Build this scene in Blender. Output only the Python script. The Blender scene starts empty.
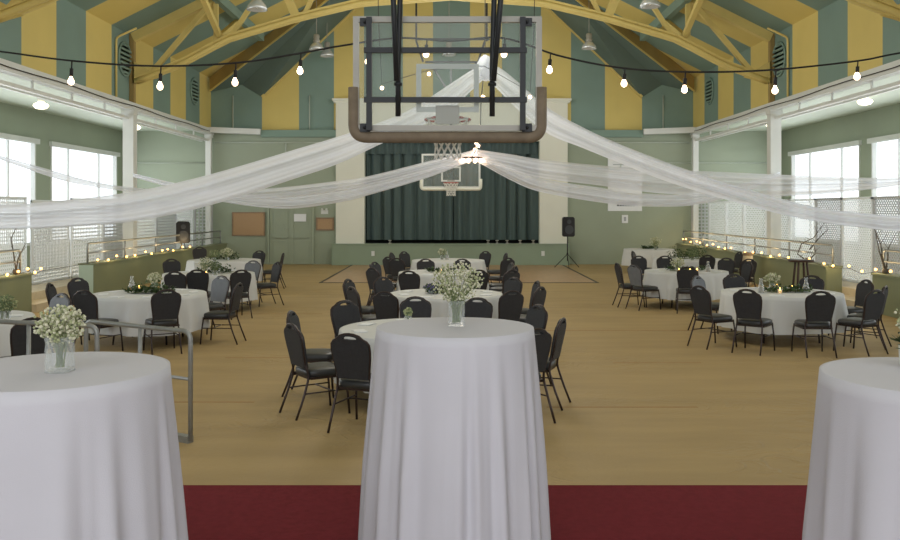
import bpy, bmesh, math, random
from mathutils import Vector, Matrix
R = random.Random(7)
PI = math.pi
C = bpy.context.scene.collection
F = 880.0; VX = 452.0; VY = 209.0; EYE = 2.1
def at(px, py, Y):            # photograph measurement -> metres at a known distance Y
    return Vector(((px-VX)*Y/F, Y, EYE+(VY-py)*Y/F))

# ------------------------------------------------------------------ materials
def lin(c):
    return tuple(((v/255)/12.92 if v/255 <= .04045 else ((v/255+.055)/1.055)**2.4) for v in c)+(1,)
def mat(name, c, rough=.6, metal=0, var=0, vscale=6, bump=0, bscale=40, emit=None, es=0, spec=.4, stretch=None, trans=0, ior=1.45, alpha=1, sheen=0):
    m = bpy.data.materials.new(name); m.use_nodes = True
    nt = m.node_tree; b = nt.nodes['Principled BSDF']
    b.inputs['Base Color'].default_value = lin(c); b.inputs['Roughness'].default_value = rough
    b.inputs['Metallic'].default_value = metal; b.inputs['Specular IOR Level'].default_value = spec
    b.inputs['IOR'].default_value = ior
    if trans: b.inputs['Transmission Weight'].default_value = trans
    if alpha < 1: b.inputs['Alpha'].default_value = alpha
    if sheen: b.inputs['Sheen Weight'].default_value = sheen
    if emit: b.inputs['Emission Color'].default_value = lin(emit); b.inputs['Emission Strength'].default_value = es
    tc = nt.nodes.new('ShaderNodeTexCoord'); mp = nt.nodes.new('ShaderNodeMapping')
    nt.links.new(tc.outputs['Object'], mp.inputs[0])
    if stretch: mp.inputs['Scale'].default_value = stretch
    if var:
        n = nt.nodes.new('ShaderNodeTexNoise'); n.inputs['Scale'].default_value = vscale; n.inputs['Detail'].default_value = 5
        nt.links.new(mp.outputs[0], n.inputs['Vector'])
        r = nt.nodes.new('ShaderNodeMapRange'); r.inputs[1].default_value = .3; r.inputs[2].default_value = .7
        r.inputs[3].default_value = 1-var; r.inputs[4].default_value = 1+var
        nt.links.new(n.outputs[0], r.inputs[0])
        mx = nt.nodes.new('ShaderNodeVectorMath'); mx.operation = 'SCALE'; mx.inputs[0].default_value = lin(c)[:3]
        nt.links.new(r.outputs[0], mx.inputs['Scale']); nt.links.new(mx.outputs[0], b.inputs['Base Color'])
    if bump:
        n = nt.nodes.new('ShaderNodeTexNoise'); n.inputs['Scale'].default_value = bscale; n.inputs['Detail'].default_value = 4
        nt.links.new(mp.outputs[0], n.inputs['Vector'])
        bp = nt.nodes.new('ShaderNodeBump'); bp.inputs['Strength'].default_value = bump; bp.inputs['Distance'].default_value = .02
        nt.links.new(n.outputs[0], bp.inputs['Height']); nt.links.new(bp.outputs[0], b.inputs['Normal'])
    return m
def grooves(m, axis, scale, strength=.25):
    nt = m.node_tree; b = nt.nodes['Principled BSDF']
    tc = nt.nodes.new('ShaderNodeTexCoord'); w = nt.nodes.new('ShaderNodeTexWave')
    w.bands_direction = axis; w.wave_profile = 'SAW'; w.inputs['Scale'].default_value = scale
    nt.links.new(tc.outputs['Object'], w.inputs['Vector'])
    bp = nt.nodes.new('ShaderNodeBump'); bp.inputs['Strength'].default_value = strength; bp.inputs['Distance'].default_value = .02
    nt.links.new(w.outputs['Fac'], bp.inputs['Height']); nt.links.new(bp.outputs[0], b.inputs['Normal'])
    return m
M = {}
M['tarp'] = mat('tan_floor_cover', (168,143,99), .55, var=.10, vscale=1.6, stretch=(.35,1.6,1), spec=.25)
def tarp_extra(m):
    nt = m.node_tree; b = nt.nodes['Principled BSDF']
    tc = nt.nodes.new('ShaderNodeTexCoord')
    n = nt.nodes.new('ShaderNodeTexNoise'); n.inputs['Scale'].default_value = 1.7; n.inputs['Detail'].default_value = 3; n.inputs['Distortion'].default_value = 1.1
    nt.links.new(tc.outputs['Object'], n.inputs['Vector'])
    # ridged wrinkles
    s = nt.nodes.new('ShaderNodeMath'); s.operation = 'SUBTRACT'; s.inputs[1].default_value = .5
    a = nt.nodes.new('ShaderNodeMath'); a.operation = 'ABSOLUTE'
    p = nt.nodes.new('ShaderNodeMapRange'); p.inputs[1].default_value = 0; p.inputs[2].default_value = .06; p.inputs[3].default_value = 1; p.inputs[4].default_value = 0
    nt.links.new(n.outputs[0], s.inputs[0]); nt.links.new(s.outputs[0], a.inputs[0]); nt.links.new(a.outputs[0], p.inputs[0])
    n2 = nt.nodes.new('ShaderNodeTexNoise'); n2.inputs['Scale'].default_value = 14; n2.inputs['Distortion'].default_value = 1
    nt.links.new(tc.outputs['Object'], n2.inputs['Vector'])
    ad = nt.nodes.new('ShaderNodeMath'); ad.operation = 'MULTIPLY_ADD'; ad.inputs[1].default_value = .35
    n3 = nt.nodes.new('ShaderNodeTexNoise'); n3.inputs['Scale'].default_value = .45; n3.inputs['Detail'].default_value = 1
    k3 = nt.nodes.new('ShaderNodeMapRange'); k3.inputs[1].default_value = .47; k3.inputs[2].default_value = .62
    nt.links.new(tc.outputs['Object'], n3.inputs['Vector']); nt.links.new(n3.outputs[0], k3.inputs[0])
    mm = nt.nodes.new('ShaderNodeMath'); mm.operation = 'MULTIPLY'; nt.links.new(p.outputs[0], mm.inputs[0]); nt.links.new(k3.outputs[0], mm.inputs[1])
    nt.links.new(n2.outputs[0], ad.inputs[0]); nt.links.new(mm.outputs[0], ad.inputs[2])
    bp = nt.nodes.new('ShaderNodeBump'); bp.inputs['Strength'].default_value = .55; bp.inputs['Distance'].default_value = .02
    nt.links.new(ad.outputs[0], bp.inputs['Height']); nt.links.new(bp.outputs[0], b.inputs['Normal'])
tarp_extra(M['tarp'])
M['court'] = mat('court_wood', (176,144,108), .4, var=.08, vscale=3, stretch=(3,.4,1))
M['seam'] = mat('floor_seam_tan', (160,126,78), .6, var=.08, vscale=9)
M['line'] = mat('court_line_black', (40,38,34), .5, var=.1)
M['carpet'] = mat('red_carpet', (110,36,42), .95, var=.12, vscale=30, bump=.5, bscale=260, spec=.1)
M['yellow'] = grooves(mat('yellow_wall_paint', (212,190,110), .6, var=.04, vscale=1), 'Z', 1, 0.0)
M['teal'] = mat('teal_wall_paint', (118,142,130), .6, var=.05, vscale=1)
M['yellow_side'] = grooves(mat('yellow_boards_side', (210,188,108), .6, var=.04, vscale=1), 'Y', 1.2)
M['teal_side'] = grooves(mat('teal_boards_side', (116,140,130), .6, var=.05, vscale=1), 'Y', 1.2)
M['yellow_end'] = grooves(mat('yellow_boards_end', (212,190,110), .6, var=.04, vscale=1), 'X', 1.2)
M['teal_end'] = grooves(mat('teal_boards_end', (118,142,132), .6, var=.05, vscale=1), 'X', 1.2)
M['roofteal'] = mat('dark_teal_roof_paint', (92,110,104), .7, var=.06, vscale=1)
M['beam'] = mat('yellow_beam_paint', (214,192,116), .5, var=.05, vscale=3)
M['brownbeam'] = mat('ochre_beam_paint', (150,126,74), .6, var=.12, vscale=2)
M['sage'] = mat('sage_wall_paint', (148,158,138), .6, var=.05, vscale=.7)
M['sagelt'] = mat('pale_sage_paint', (176,184,170), .6, var=.04, vscale=.7)
M['olive'] = mat('olive_wall_paint', (124,130,100), .6, var=.06, vscale=1)
M['stagegreen'] = mat('stage_front_green', (134,150,128), .6, var=.05, vscale=1)
M['mint'] = mat('mint_end_paint', (180,200,184), .6, var=.03)
M['white'] = mat('white_paint', (214,216,212), .5, var=.03, vscale=2)
M['offwhite'] = mat('ivory_wall_paint', (222,222,208), .6, var=.03, vscale=1)
M['softwhite'] = mat('pale_ceiling_paint', (190,200,184), .6, var=.03, vscale=1)
M['curtain'] = mat('dark_green_curtain', (74,90,89), .85, var=.12, vscale=3, stretch=(3,3,.3))
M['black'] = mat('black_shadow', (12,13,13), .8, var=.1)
M['cork'] = mat('cork_board', (172,140,106), .9, var=.12, vscale=40)
M['wood'] = mat('brown_wood_trim', (140,116,92), .6, var=.15, vscale=8, stretch=(1,6,1))
M['pine'] = mat('pale_pine_step', (196,182,154), .6, var=.1, vscale=5)
M['darkwood'] = mat('dark_wood', (52,32,24), .45, var=.15, vscale=9)
M['cloth'] = mat('white_tablecloth', (198,197,203), .85, var=.02, vscale=3, bump=.12, bscale=300, spec=.15)
M['cloth2'] = mat('white_dining_cloth', (206,207,206), .85, var=.02, vscale=3, spec=.15)
M['fabric'] = mat('charcoal_fabric', (45,45,48), .65, var=.12, vscale=30, bump=.2, bscale=120, spec=.3)
M['vinyl'] = mat('black_vinyl_seat', (44,45,47), .38, var=.1, vscale=12, spec=.5)
M['glarefab'] = mat('glare_painted_fabric', (98,101,106), .5, var=.1, vscale=12)  # charcoal chair fabric lightened to paint glare onto the back
M['bronze'] = mat('dark_bronze_tube', (60,50,48), .35, metal=.6, var=.1)
M['galv'] = mat('galvanized_pipe', (150,152,150), .45, metal=.55, var=.12, vscale=14)
M['alu'] = mat('grey_aluminium', (158,155,146), .4, metal=.2, var=.05)
M['steel'] = mat('dark_steel', (42,44,46), .45, metal=.3, var=.1)
M['pad'] = mat('tan_edge_padding', (120,106,88), .7, var=.15, vscale=9)
M['lattice'] = mat('white_lattice_plastic', (226,228,226), .5, var=.03)
M['latticegrey'] = mat('grey_lattice', (168,168,168), .5, var=.05)
M['rimred'] = mat('red_rim', (170,70,54), .5, var=.1)
M['net'] = mat('white_net', (230,228,220), .8, var=.05)
M['plastic'] = mat('black_plastic', (24,24,26), .5, var=.1)
M['greydark'] = mat('speaker_grille', (58,60,64), .6, var=.2, vscale=60)
M['cord'] = mat('black_cord', (20,20,20), .6, var=.1)
M['leaf'] = mat('dark_green_leaves', (58,78,44), .6, var=.3, vscale=20)
M['leaf2'] = mat('sage_leaves', (104,120,84), .6, var=.3, vscale=20)
M['bloom'] = mat('cream_blossom', (200,198,170), .8, var=.12, vscale=50)
M['bloomgreen'] = mat('pale_green_blossom', (160,166,124), .8, var=.2, vscale=50)
M['purple'] = mat('purple_flowers', (88,84,120), .7, var=.3, vscale=30)
M['stemgreen'] = mat('green_stems', (118,132,86), .6, var=.2, vscale=20)
M['twig'] = mat('grey_twigs', (84,76,66), .8, var=.2, vscale=20)
M['glass'] = mat('clear_vase_glass', (240,246,244), .04, trans=1, ior=1.3, var=.01)
M['candle'] = mat('ivory_candle', (230,205,140), .6, emit=(255,190,90), es=.5, var=.03)
M['flame'] = mat('flame', (255,210,120), .5, emit=(255,190,90), es=9, var=.02)
M['bulb'] = mat('warm_bulb_glow', (255,236,214), .4, emit=(255,214,176), es=9, var=.02)
M['fairy'] = mat('fairy_bulb_glow', (255,220,150), .4, emit=(255,180,90), es=7, var=.02)
M['globe'] = mat('milk_glass_globe', (255,246,220), .4, emit=(255,240,205), es=2.6, var=.02)
M['lampglass'] = mat('clear_lamp_reflector', (206,210,212), .25, metal=.5, var=.05)
M['paper'] = mat('white_paper', (226,228,230), .7, var=.02)
M['ink'] = mat('dark_ink', (70,72,76), .7, var=.05)
M['inkgrey'] = mat('grey_ink', (160,164,168), .7, var=.05)
M['daylight'] = mat('daylit_window_blind', (240,246,250), .6, emit=(238,246,255), es=1.45, var=.02)
def vase_glass():
    m = bpy.data.materials.new('clear_vase_glass'); m.use_nodes = True; nt = m.node_tree
    b = nt.nodes['Principled BSDF']; b.inputs['Base Color'].default_value = lin((225,230,228)); b.inputs['Roughness'].default_value = .12
    t = nt.nodes.new('ShaderNodeBsdfTransparent'); lw = nt.nodes.new('ShaderNodeLayerWeight'); lw.inputs[0].default_value = .35
    r = nt.nodes.new('ShaderNodeMapRange'); r.inputs[3].default_value = .07; r.inputs[4].default_value = .6
    nt.links.new(lw.outputs['Facing'], r.inputs[0])
    x = nt.nodes.new('ShaderNodeMixShader'); nt.links.new(r.outputs[0], x.inputs[0]); nt.links.new(t.outputs[0], x.inputs[1]); nt.links.new(b.outputs[0], x.inputs[2])
    nt.links.new(x.outputs[0], nt.nodes['Material Output'].inputs[0]); return m
M['glass'] = vase_glass()
def board_glass():
    m = bpy.data.materials.new('clear_board_glass'); m.use_nodes = True; nt = m.node_tree
    b = nt.nodes['Principled BSDF']; b.inputs['Base Color'].default_value = lin((225,232,228)); b.inputs['Roughness'].default_value = .08
    t = nt.nodes.new('ShaderNodeBsdfTransparent'); t.inputs[0].default_value = (.95,.97,.96,1)
    n = nt.nodes.new('ShaderNodeTexNoise'); n.inputs['Scale'].default_value = 2
    r = nt.nodes.new('ShaderNodeMapRange'); r.inputs[3].default_value = .06; r.inputs[4].default_value = .12
    nt.links.new(n.outputs[0], r.inputs[0])
    x = nt.nodes.new('ShaderNodeMixShader'); nt.links.new(r.outputs[0], x.inputs[0]); nt.links.new(t.outputs[0], x.inputs[1]); nt.links.new(b.outputs[0], x.inputs[2])
    nt.links.new(x.outputs[0], nt.nodes['Material Output'].inputs[0]); return m
M['boardglass'] = board_glass()
def sheer(name, c, op):
    m = bpy.data.materials.new(name); m.use_nodes = True; nt = m.node_tree; nt.nodes.remove(nt.nodes['Principled BSDF'])
    d = nt.nodes.new('ShaderNodeBsdfDiffuse'); d.inputs[0].default_value = lin(c)
    tl = nt.nodes.new('ShaderNodeBsdfTranslucent'); tl.inputs[0].default_value = lin(c)
    m1 = nt.nodes.new('ShaderNodeMixShader'); m1.inputs[0].default_value = .45
    nt.links.new(d.outputs[0], m1.inputs[1]); nt.links.new(tl.outputs[0], m1.inputs[2])
    t = nt.nodes.new('ShaderNodeBsdfTransparent')
    uv = nt.nodes.new('ShaderNodeUVMap'); sp = nt.nodes.new('ShaderNodeSeparateXYZ')
    nt.links.new(uv.outputs[0], sp.inputs[0])
    n = nt.nodes.new('ShaderNodeTexNoise'); n.inputs['Scale'].default_value = 1.0; n.inputs['Detail'].default_value = 3
    mp = nt.nodes.new('ShaderNodeMapping'); mp.inputs['Scale'].default_value = (1.2, 5, 1)
    nt.links.new(uv.outputs[0], mp.inputs[0]); nt.links.new(mp.outputs[0], n.inputs['Vector'])
    r = nt.nodes.new('ShaderNodeMapRange'); r.inputs[1].default_value = .35; r.inputs[2].default_value = .62; r.inputs[3].default_value = op-.14; r.inputs[4].default_value = min(1, op+.16)
    nt.links.new(n.outputs[0], r.inputs[0])
    m2 = nt.nodes.new('ShaderNodeMixShader'); nt.links.new(r.outputs[0], m2.inputs[0])
    nt.links.new(t.outputs[0], m2.inputs[1]); nt.links.new(m1.outputs[0], m2.inputs[2])
    nt.links.new(m2.outputs[0], nt.nodes['Material Output'].inputs[0]); return m
M['sheer'] = sheer('sheer_white_voile', (246,248,255), .86)
M['sheerthin'] = sheer('thin_white_voile', (246,248,255), .72)

def translucent(name, c, f=.5):
    m = bpy.data.materials.new(name); m.use_nodes = True; nt = m.node_tree; nt.nodes.remove(nt.nodes['Principled BSDF'])
    n = nt.nodes.new('ShaderNodeTexNoise'); n.inputs['Scale'].default_value = 3
    r = nt.nodes.new('ShaderNodeMapRange'); r.inputs[3].default_value = .94; r.inputs[4].default_value = 1.04
    mx = nt.nodes.new('ShaderNodeVectorMath'); mx.operation = 'SCALE'; mx.inputs[0].default_value = lin(c)[:3]
    nt.links.new(n.outputs[0], r.inputs[0]); nt.links.new(r.outputs[0], mx.inputs['Scale'])
    d = nt.nodes.new('ShaderNodeBsdfDiffuse'); tl = nt.nodes.new('ShaderNodeBsdfTranslucent')
    nt.links.new(mx.outputs[0], d.inputs[0]); nt.links.new(mx.outputs[0], tl.inputs[0])
    x = nt.nodes.new('ShaderNodeMixShader'); x.inputs[0].default_value = f
    nt.links.new(d.outputs[0], x.inputs[1]); nt.links.new(tl.outputs[0], x.inputs[2]); nt.links.new(x.outputs[0], nt.nodes['Material Output'].inputs[0]); return m
M['lattice'] = translucent('white_lattice_plastic', (244,246,246), .5)
M['latticegrey'] = translucent('grey_lattice', (205,207,208), .4)

# ------------------------------------------------------------------ mesh helpers
def box(bm, x0, x1, y0, y1, z0, z1, mi=0, mtx=None):
    vs = [bm.verts.new((x, y, z)) for x in (x0, x1) for y in (y0, y1) for z in (z0, z1)]
    if mtx:
        for v in vs: v.co = mtx @ v.co
    for f in ((0,1,3,2),(4,6,7,5),(0,4,5,1),(2,3,7,6),(0,2,6,4),(1,5,7,3)):
        fc = bm.faces.new([vs[i] for i in f]); fc.material_index = mi
def bar(bm, a, b, w, h, mi=0):
    a = Vector(a); b = Vector(b); d = b-a; L = d.length
    q = d.to_track_quat('Y', 'Z').to_matrix().to_4x4(); q.translation = a
    box(bm, -w/2, w/2, 0, L, -h/2, h/2, mi, q)
def tube(bm, pts, r, n=8, closed=False, mi=0, cap=True):
    pts = [Vector(p) for p in pts]; N = len(pts); rings = []
    up = None
    for i, p in enumerate(pts):
        if closed: t = (pts[(i+1) % N]-pts[i-1]).normalized()
        else: t = (pts[min(i+1, N-1)]-pts[max(i-1, 0)]).normalized()
        if up is None: up = Vector((0,0,1)) if abs(t.z) < .9 else Vector((0,1,0))
        s = t.cross(up).normalized(); u = s.cross(t).normalized(); up = u
        rr = r[i] if isinstance(r, (list, tuple)) else r
        rings.append([bm.verts.new(p+(s*math.cos(2*PI*k/n)+u*math.sin(2*PI*k/n))*rr) for k in range(n)])
    M_ = N if closed else N-1
    for i in range(M_):
        A = rings[i]; B = rings[(i+1) % N]
        for k in range(n):
            f = bm.faces.new((A[k], A[(k+1) % n], B[(k+1) % n], B[k])); f.smooth = True; f.material_index = mi
    if not closed and cap:
        bm.faces.new(rings[0][::-1]).material_index = mi; bm.faces.new(rings[-1]).material_index = mi
def lathe(bm, prof, n=24, c=(0,0,0), mi=0, squash=None):
    rings = []
    for (r, z) in prof:
        rings.append([bm.verts.new((c[0]+r*math.cos(2*PI*k/n), c[1]+r*math.sin(2*PI*k/n), c[2]+z)) for k in range(n)])
    for A, B in zip(rings, rings[1:]):
        for k in range(n):
            f = bm.faces.new((A[k], A[(k+1) % n], B[(k+1) % n], B[k])); f.smooth = True; f.material_index = mi
    if prof[0][0] > 1e-4: bm.faces.new(rings[0][::-1]).material_index = mi
    if prof[-1][0] > 1e-4: bm.faces.new(rings[-1]).material_index = mi
def poly(bm, pts, mi=0):
    f = bm.faces.new([bm.verts.new(p) for p in pts]); f.material_index = mi; return f
def blob(bm, c, r, mi=0, sub=1, sq=(1,1,1)):
    g = bmesh.ops.create_icosphere(bm, subdivisions=sub, radius=r, matrix=Matrix.Translation(c) @ Matrix.Diagonal((*sq, 1)))
    for v in g['verts']:
        for f in v.link_faces: f.material_index = mi; f.smooth = True
def arc(p0, p1, p2, n=6):
    p0, p1, p2 = map(Vector, (p0, p1, p2))
    return [p0*(1-t)**2+p1*2*t*(1-t)+p2*t*t for t in [i/n for i in range(n+1)]]
def roundpath(pts, r=.06, n=5):
    pts = [Vector(p) for p in pts]; out = [pts[0]]
    for a, b, c in zip(pts, pts[1:], pts[2:]):
        p = b+(a-b).normalized()*r; q = b+(c-b).normalized()*r
        out += arc(p, b, q, n)
    return out+[pts[-1]]
def obj(name, bm, mats, parent=None, loc=None, bevel=0, smooth=False, kind=None, recalc=True):
    if recalc: bmesh.ops.recalc_face_normals(bm, faces=bm.faces)
    me = bpy.data.meshes.new(name); bm.to_mesh(me); bm.free()
    if not isinstance(mats, (list, tuple)): mats = [mats]
    for m in mats: me.materials.append(m)
    if smooth:
        for p in me.polygons: p.use_smooth = True
    o = bpy.data.objects.new(name, me); C.objects.link(o)
    if parent: o.parent = parent
    if loc is not None: o.location = loc
    if bevel:
        md = o.modifiers.new('bevel', 'BEVEL'); md.width = bevel; md.segments = 2; md.limit_method = 'ANGLE'
    if kind: o['kind'] = kind
    return o
def tag(o, label, cat, group=None):
    o['label'] = label; o['category'] = cat
    if group: o['group'] = group
    return o
def thing(name, label, cat, loc=(0,0,0), rz=0, group=None):
    o = bpy.data.objects.new(name, None); C.objects.link(o); o.empty_display_size = .1
    o.location = loc; o.rotation_euler = (0,0,rz); return tag(o, label, cat, group)
def struct(name, bm, m, **k):
    return obj(name, bm, m, kind='structure', **k)
def dup(root, loc=None, rz=None, label=None, group=None):
    def cp(o, par):
        c = o.copy(); C.objects.link(c)
        if par: c.parent = par
        for ch in list(o.children): cp(ch, c)
        return c
    r = cp(root, None)
    if loc is not None: r.location = loc
    if rz is not None: r.rotation_euler = (0,0,rz)
    if label: r['label'] = label
    if group: r['group'] = group
    return r
def B(): return bmesh.new()

# ------------------------------------------------------------------ shell
HW = 9.15; AW = 12.5; YE = 33.4; Y0 = -4.0; ZS = 5.06; ZW = 7.05; SL = .5; AF = .33
bm = B(); box(bm, -8.9, 8.9, Y0, YE, -.1, 0); struct('floor', bm, M['tarp'])
bm = B(); box(bm, -3.7, 4.1, 25.1, 33.0, 0, .006); struct('floor_dance_area', bm, M['court'])
bm = B(); box(bm, -3.78, 4.18, 25.0, 25.1, 0, .008); box(bm, -3.78, -3.7, 25.1, 33, 0, .008); box(bm, 4.1, 4.18, 25.1, 33, 0, .008); struct('trim_1', bm, M['line'])
for xa, xb, yy in ((1.0, 2.6, 9.3), (-3.4, -2.15, 9.55), (-4.6, -2.6, 17.6), (1.6, 4.2, 15.2), (2.2, 3.4, 12.0), (-3.2, -1.8, 12.4)):
    bm = B(); box(bm, xa, xb, yy, yy+.05, 0, .003); struct('trim_floor_seam', bm, M['seam'])
bm = B(); box(bm, -7, 7, Y0, 5.26, 0.001, .45); struct('floor_carpeted_platform', bm, M['carpet'])
for s, side in ((-1, 'left'), (1, 'right')):
    def bx(bm, xa, xb, *a, **k): box(bm, min(s*xa, s*xb), max(s*xa, s*xb), *a, **k)
    bm = B(); bx(bm, 8.9, AW, Y0, YE, -.1, AF); struct('floor_aisle_'+side, bm, M['pine'])
    # low walls
    for (ya, yb) in ((Y0, 17.9), (20.1 if s > 0 else 21.0, YE)):
        bm = B(); bx(bm, 8.55, 8.9, ya, yb, 0, .76); struct('wall_low_'+side, bm, M['olive'])
        bm = B(); bx(bm, 8.52, 8.93, ya, yb, .76, .8); struct('trim_cap_'+side, bm, M['olive'])
    bm = B(); e = 20.1 if s > 0 else 21.0; bx(bm, 8.56, 8.9, e-.015, e, 0, .76); struct('trim_wall_end_'+side, bm, M['mint'] if s < 0 else M['olive'])
    bm = B(); bx(bm, 8.45, 8.9, 17.9, 20.1, 0, .16); struct('trim_step_'+side, bm, M['pine'])
    # outer wall with window openings
    wins = [(26.95, 32.4), (20.8, 26.2), (14.6, 20.0), (8.4, 13.8)] if s > 0 else [(27.4, 32.8), (21.0, 26.4), (14.8, 20.2), (8.6, 14.0)]
    bm = B(); ys = sorted([Y0, YE+.3]+[v for w in wins for v in w])
    bx(bm, AW, AW+.25, Y0, YE+.3, 0, 1.1); bx(bm, AW, AW+.25, Y0, YE+.3, 4.1, ZS+.1)
    for i in range(0, len(ys), 2): bx(bm, AW, AW+.25, ys[i], ys[i+1], 1.1, 4.1)
    struct('wall_'+side, bm, M['sage'])
    for i, (ya, yb) in enumerate(wins):
        w = bpy.data.objects.new('window_%d' % (i+1+(4 if s > 0 else 0)), None); C.objects.link(w); w['kind'] = 'structure'
        bm = B(); bx(bm, AW+.14, AW+.16, ya, yb, 1.1, 4.1); obj('pane', bm, M['daylight'], w)
        bm = B()
        bx(bm, AW-.02, AW+.12, ya, ya+.07, 1.1, 4.1); bx(bm, AW-.02, AW+.12, yb-.07, yb, 1.1, 4.1)
        for q in (.27, .73): bx(bm, AW+.06, AW+.13, ya+(yb-ya)*q-.03, ya+(yb-ya)*q+.03, 1.1, 4.1)
        obj('window_frame', bm, M['white'], w)
        bm = B(); bx(bm, AW-.1, AW+.02, ya-.1, yb+.1, 4.05, 4.2); obj('window_head', bm, M['white'], w)
        bm = B(); bx(bm, AW-.08, AW+.12, ya-.05, yb+.05, 1.02, 1.1); obj('window_sill', bm, M['white'], w)
    bm = B(); bx(bm, HW+.05, AW+.25, Y0, YE+.3, ZS, ZS+.1); struct('ceiling_aisle_'+side, bm, M['softwhite'])
    # eaves beam, track and hangers
    bm = B(); bx(bm, HW-.12, HW+.12, Y0, YE, 4.9, ZS+.06); struct('trim_eaves_'+side, bm, M['white'])
    bm = B(); tube(bm, [(s*(HW-.1), Y0, 5.02), *[(s*(HW-.15), y, 5.0+.02*math.sin(y*1.3)) for y in range(0, 33)], (s*(HW-.1), YE, 5.02)], .012, 5); struct('trim_cable_'+side, bm, M['cord'])
    bm = B(); bx(bm, HW-.02, HW+.08, Y0, YE, 4.64, 4.72)
    bx(bm, HW+.32, HW+.4, Y0, YE, 4.66, 4.74)
    y = 1.2
    while y < 33:
        bx(bm, HW+.0, HW+.04, y, y+.05, 4.66, 5); bx(bm, HW-.02, HW+.4, y, y+.05, 4.68, 4.71); y += 2
    struct('trim_curtain_track_'+side, bm, M['white'])
    for yy, ww in ((9, .15), (17, .15), (25, .15), (33.1, .1)):
        bm = B(); bx(bm, HW-ww, HW+ww, yy-ww, yy+ww, AF, 4.92); bx(bm, HW-ww-.03, HW+ww+.03, yy-ww-.03, yy+ww+.03, 4.78, 4.92)
        struct('column_'+side, bm, M['white'])
    # striped clerestory + roof slope
    bm = B(); bounds = [Y0]; y = 18.7-3.3*7
    k = 0; edges = []
    while y < YE:
        edges.append((y, k)); y += 1.65; k += 1
    for (ya, k) in edges:
        yb = min(ya+1.65, YE)
        if yb <= Y0: continue
        ya = max(ya, Y0); mi = 0 if k % 2 == 0 else 1
        poly(bm, [(s*HW, ya, ZS), (s*HW, yb, ZS), (s*HW, yb, ZW), (s*HW, ya, ZW)], mi)
    struct('wall_clerestory_'+side, bm, [M['yellow_side'], M['teal_side']])
    bm = B()
    for (ya, k) in edges:
        yb = min(ya+1.65, YE)
        if yb <= Y0: continue
        ya = max(ya, Y0); mi = 0 if k % 2 == 0 else 1
        poly(bm, [(s*HW, ya, ZW), (s*HW, yb, ZW), (0, yb, ZW+SL*HW), (0, ya, ZW+SL*HW)], mi)
    struct('ceiling_slope_'+side, bm, [M['yellow_side'], M['teal_side']])
    # pilasters, conduits on clerestory
    for yy in (17, 25):
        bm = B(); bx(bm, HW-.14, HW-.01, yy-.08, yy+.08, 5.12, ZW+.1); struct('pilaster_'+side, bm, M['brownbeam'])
    for yy in (23.85, 15.5):
        bm = B(); tube(bm, roundpath([(s*(HW-.05), yy, 5.1), (s*(HW-.05), yy, 6.75), (s*(HW-.6), yy, 7.0)], .1), .03, 6); struct('trim_conduit_'+side, bm, M['beam'])
    # round louvred vents
    for yy in (24.55, 31.2):
        v = thing('round_vent', 'round teal slatted wall vent high on the %s wall, %s' % (side, 'beside the nearer truss' if yy < 28 else 'farther one near the end wall'), 'vent', (s*(HW-.03), yy, 6.28))
        bm = B(); tube(bm, [(0, .46*math.cos(a*PI/16), .46*math.sin(a*PI/16)) for a in range(32)], .035, 6, closed=True); obj('frame', bm, M['teal'], v)
        bm = B()
        for q in range(-3, 4):
            z = q*.125; h = math.sqrt(.45**2-z*z); bar(bm, (-s*.02, -h, z), (-s*.02, h, z), .05, .06)
        o = obj('slat_panel', bm, M['teal'], v)
        bm = B(); lathe(bm, [(.0001, 0), (.45, 0)], 24); o = obj('backing', bm, M['roofteal'], v); o.rotation_euler = (0, PI/2, 0); o.location = (s*.015, 0, 0)
    # knee-wall railing
    for (ya, yb) in ((6, 17.8), (20.2 if s > 0 else 21.1, 33.2)):
        rl = thing('guard_rail', 'grey pipe railing on the %s low green wall, %s the step gap' % (side, 'before' if ya < 10 else 'beyond'), 'railing', (s*8.74, ya, .8))
        bm = B(); tube(bm, roundpath([(0, 0, .47), (0, yb-ya, .47), (0, yb-ya, 0)] if ya < 10 else [(0, 0, 0), (0, 0, .47), (0, yb-ya, .47)], .08), .025, 7); obj('top_rail', bm, M['galv'], rl)
        bm = B(); tube(bm, [(0, 0, .24), (0, yb-ya, .24)], .02, 7); obj('middle_rail', bm, M['galv'], rl)
        n = int((yb-ya)/2.3)
        for q in range(n+1):
            yy = (yb-ya)*q/n
            if (ya < 10 and q == n) or (ya > 10 and q == 0): continue
            bm = B(); tube(bm, [(0, yy, 0), (0, yy, .47)], .022, 7); obj('post', bm, M['galv'], rl)

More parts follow.
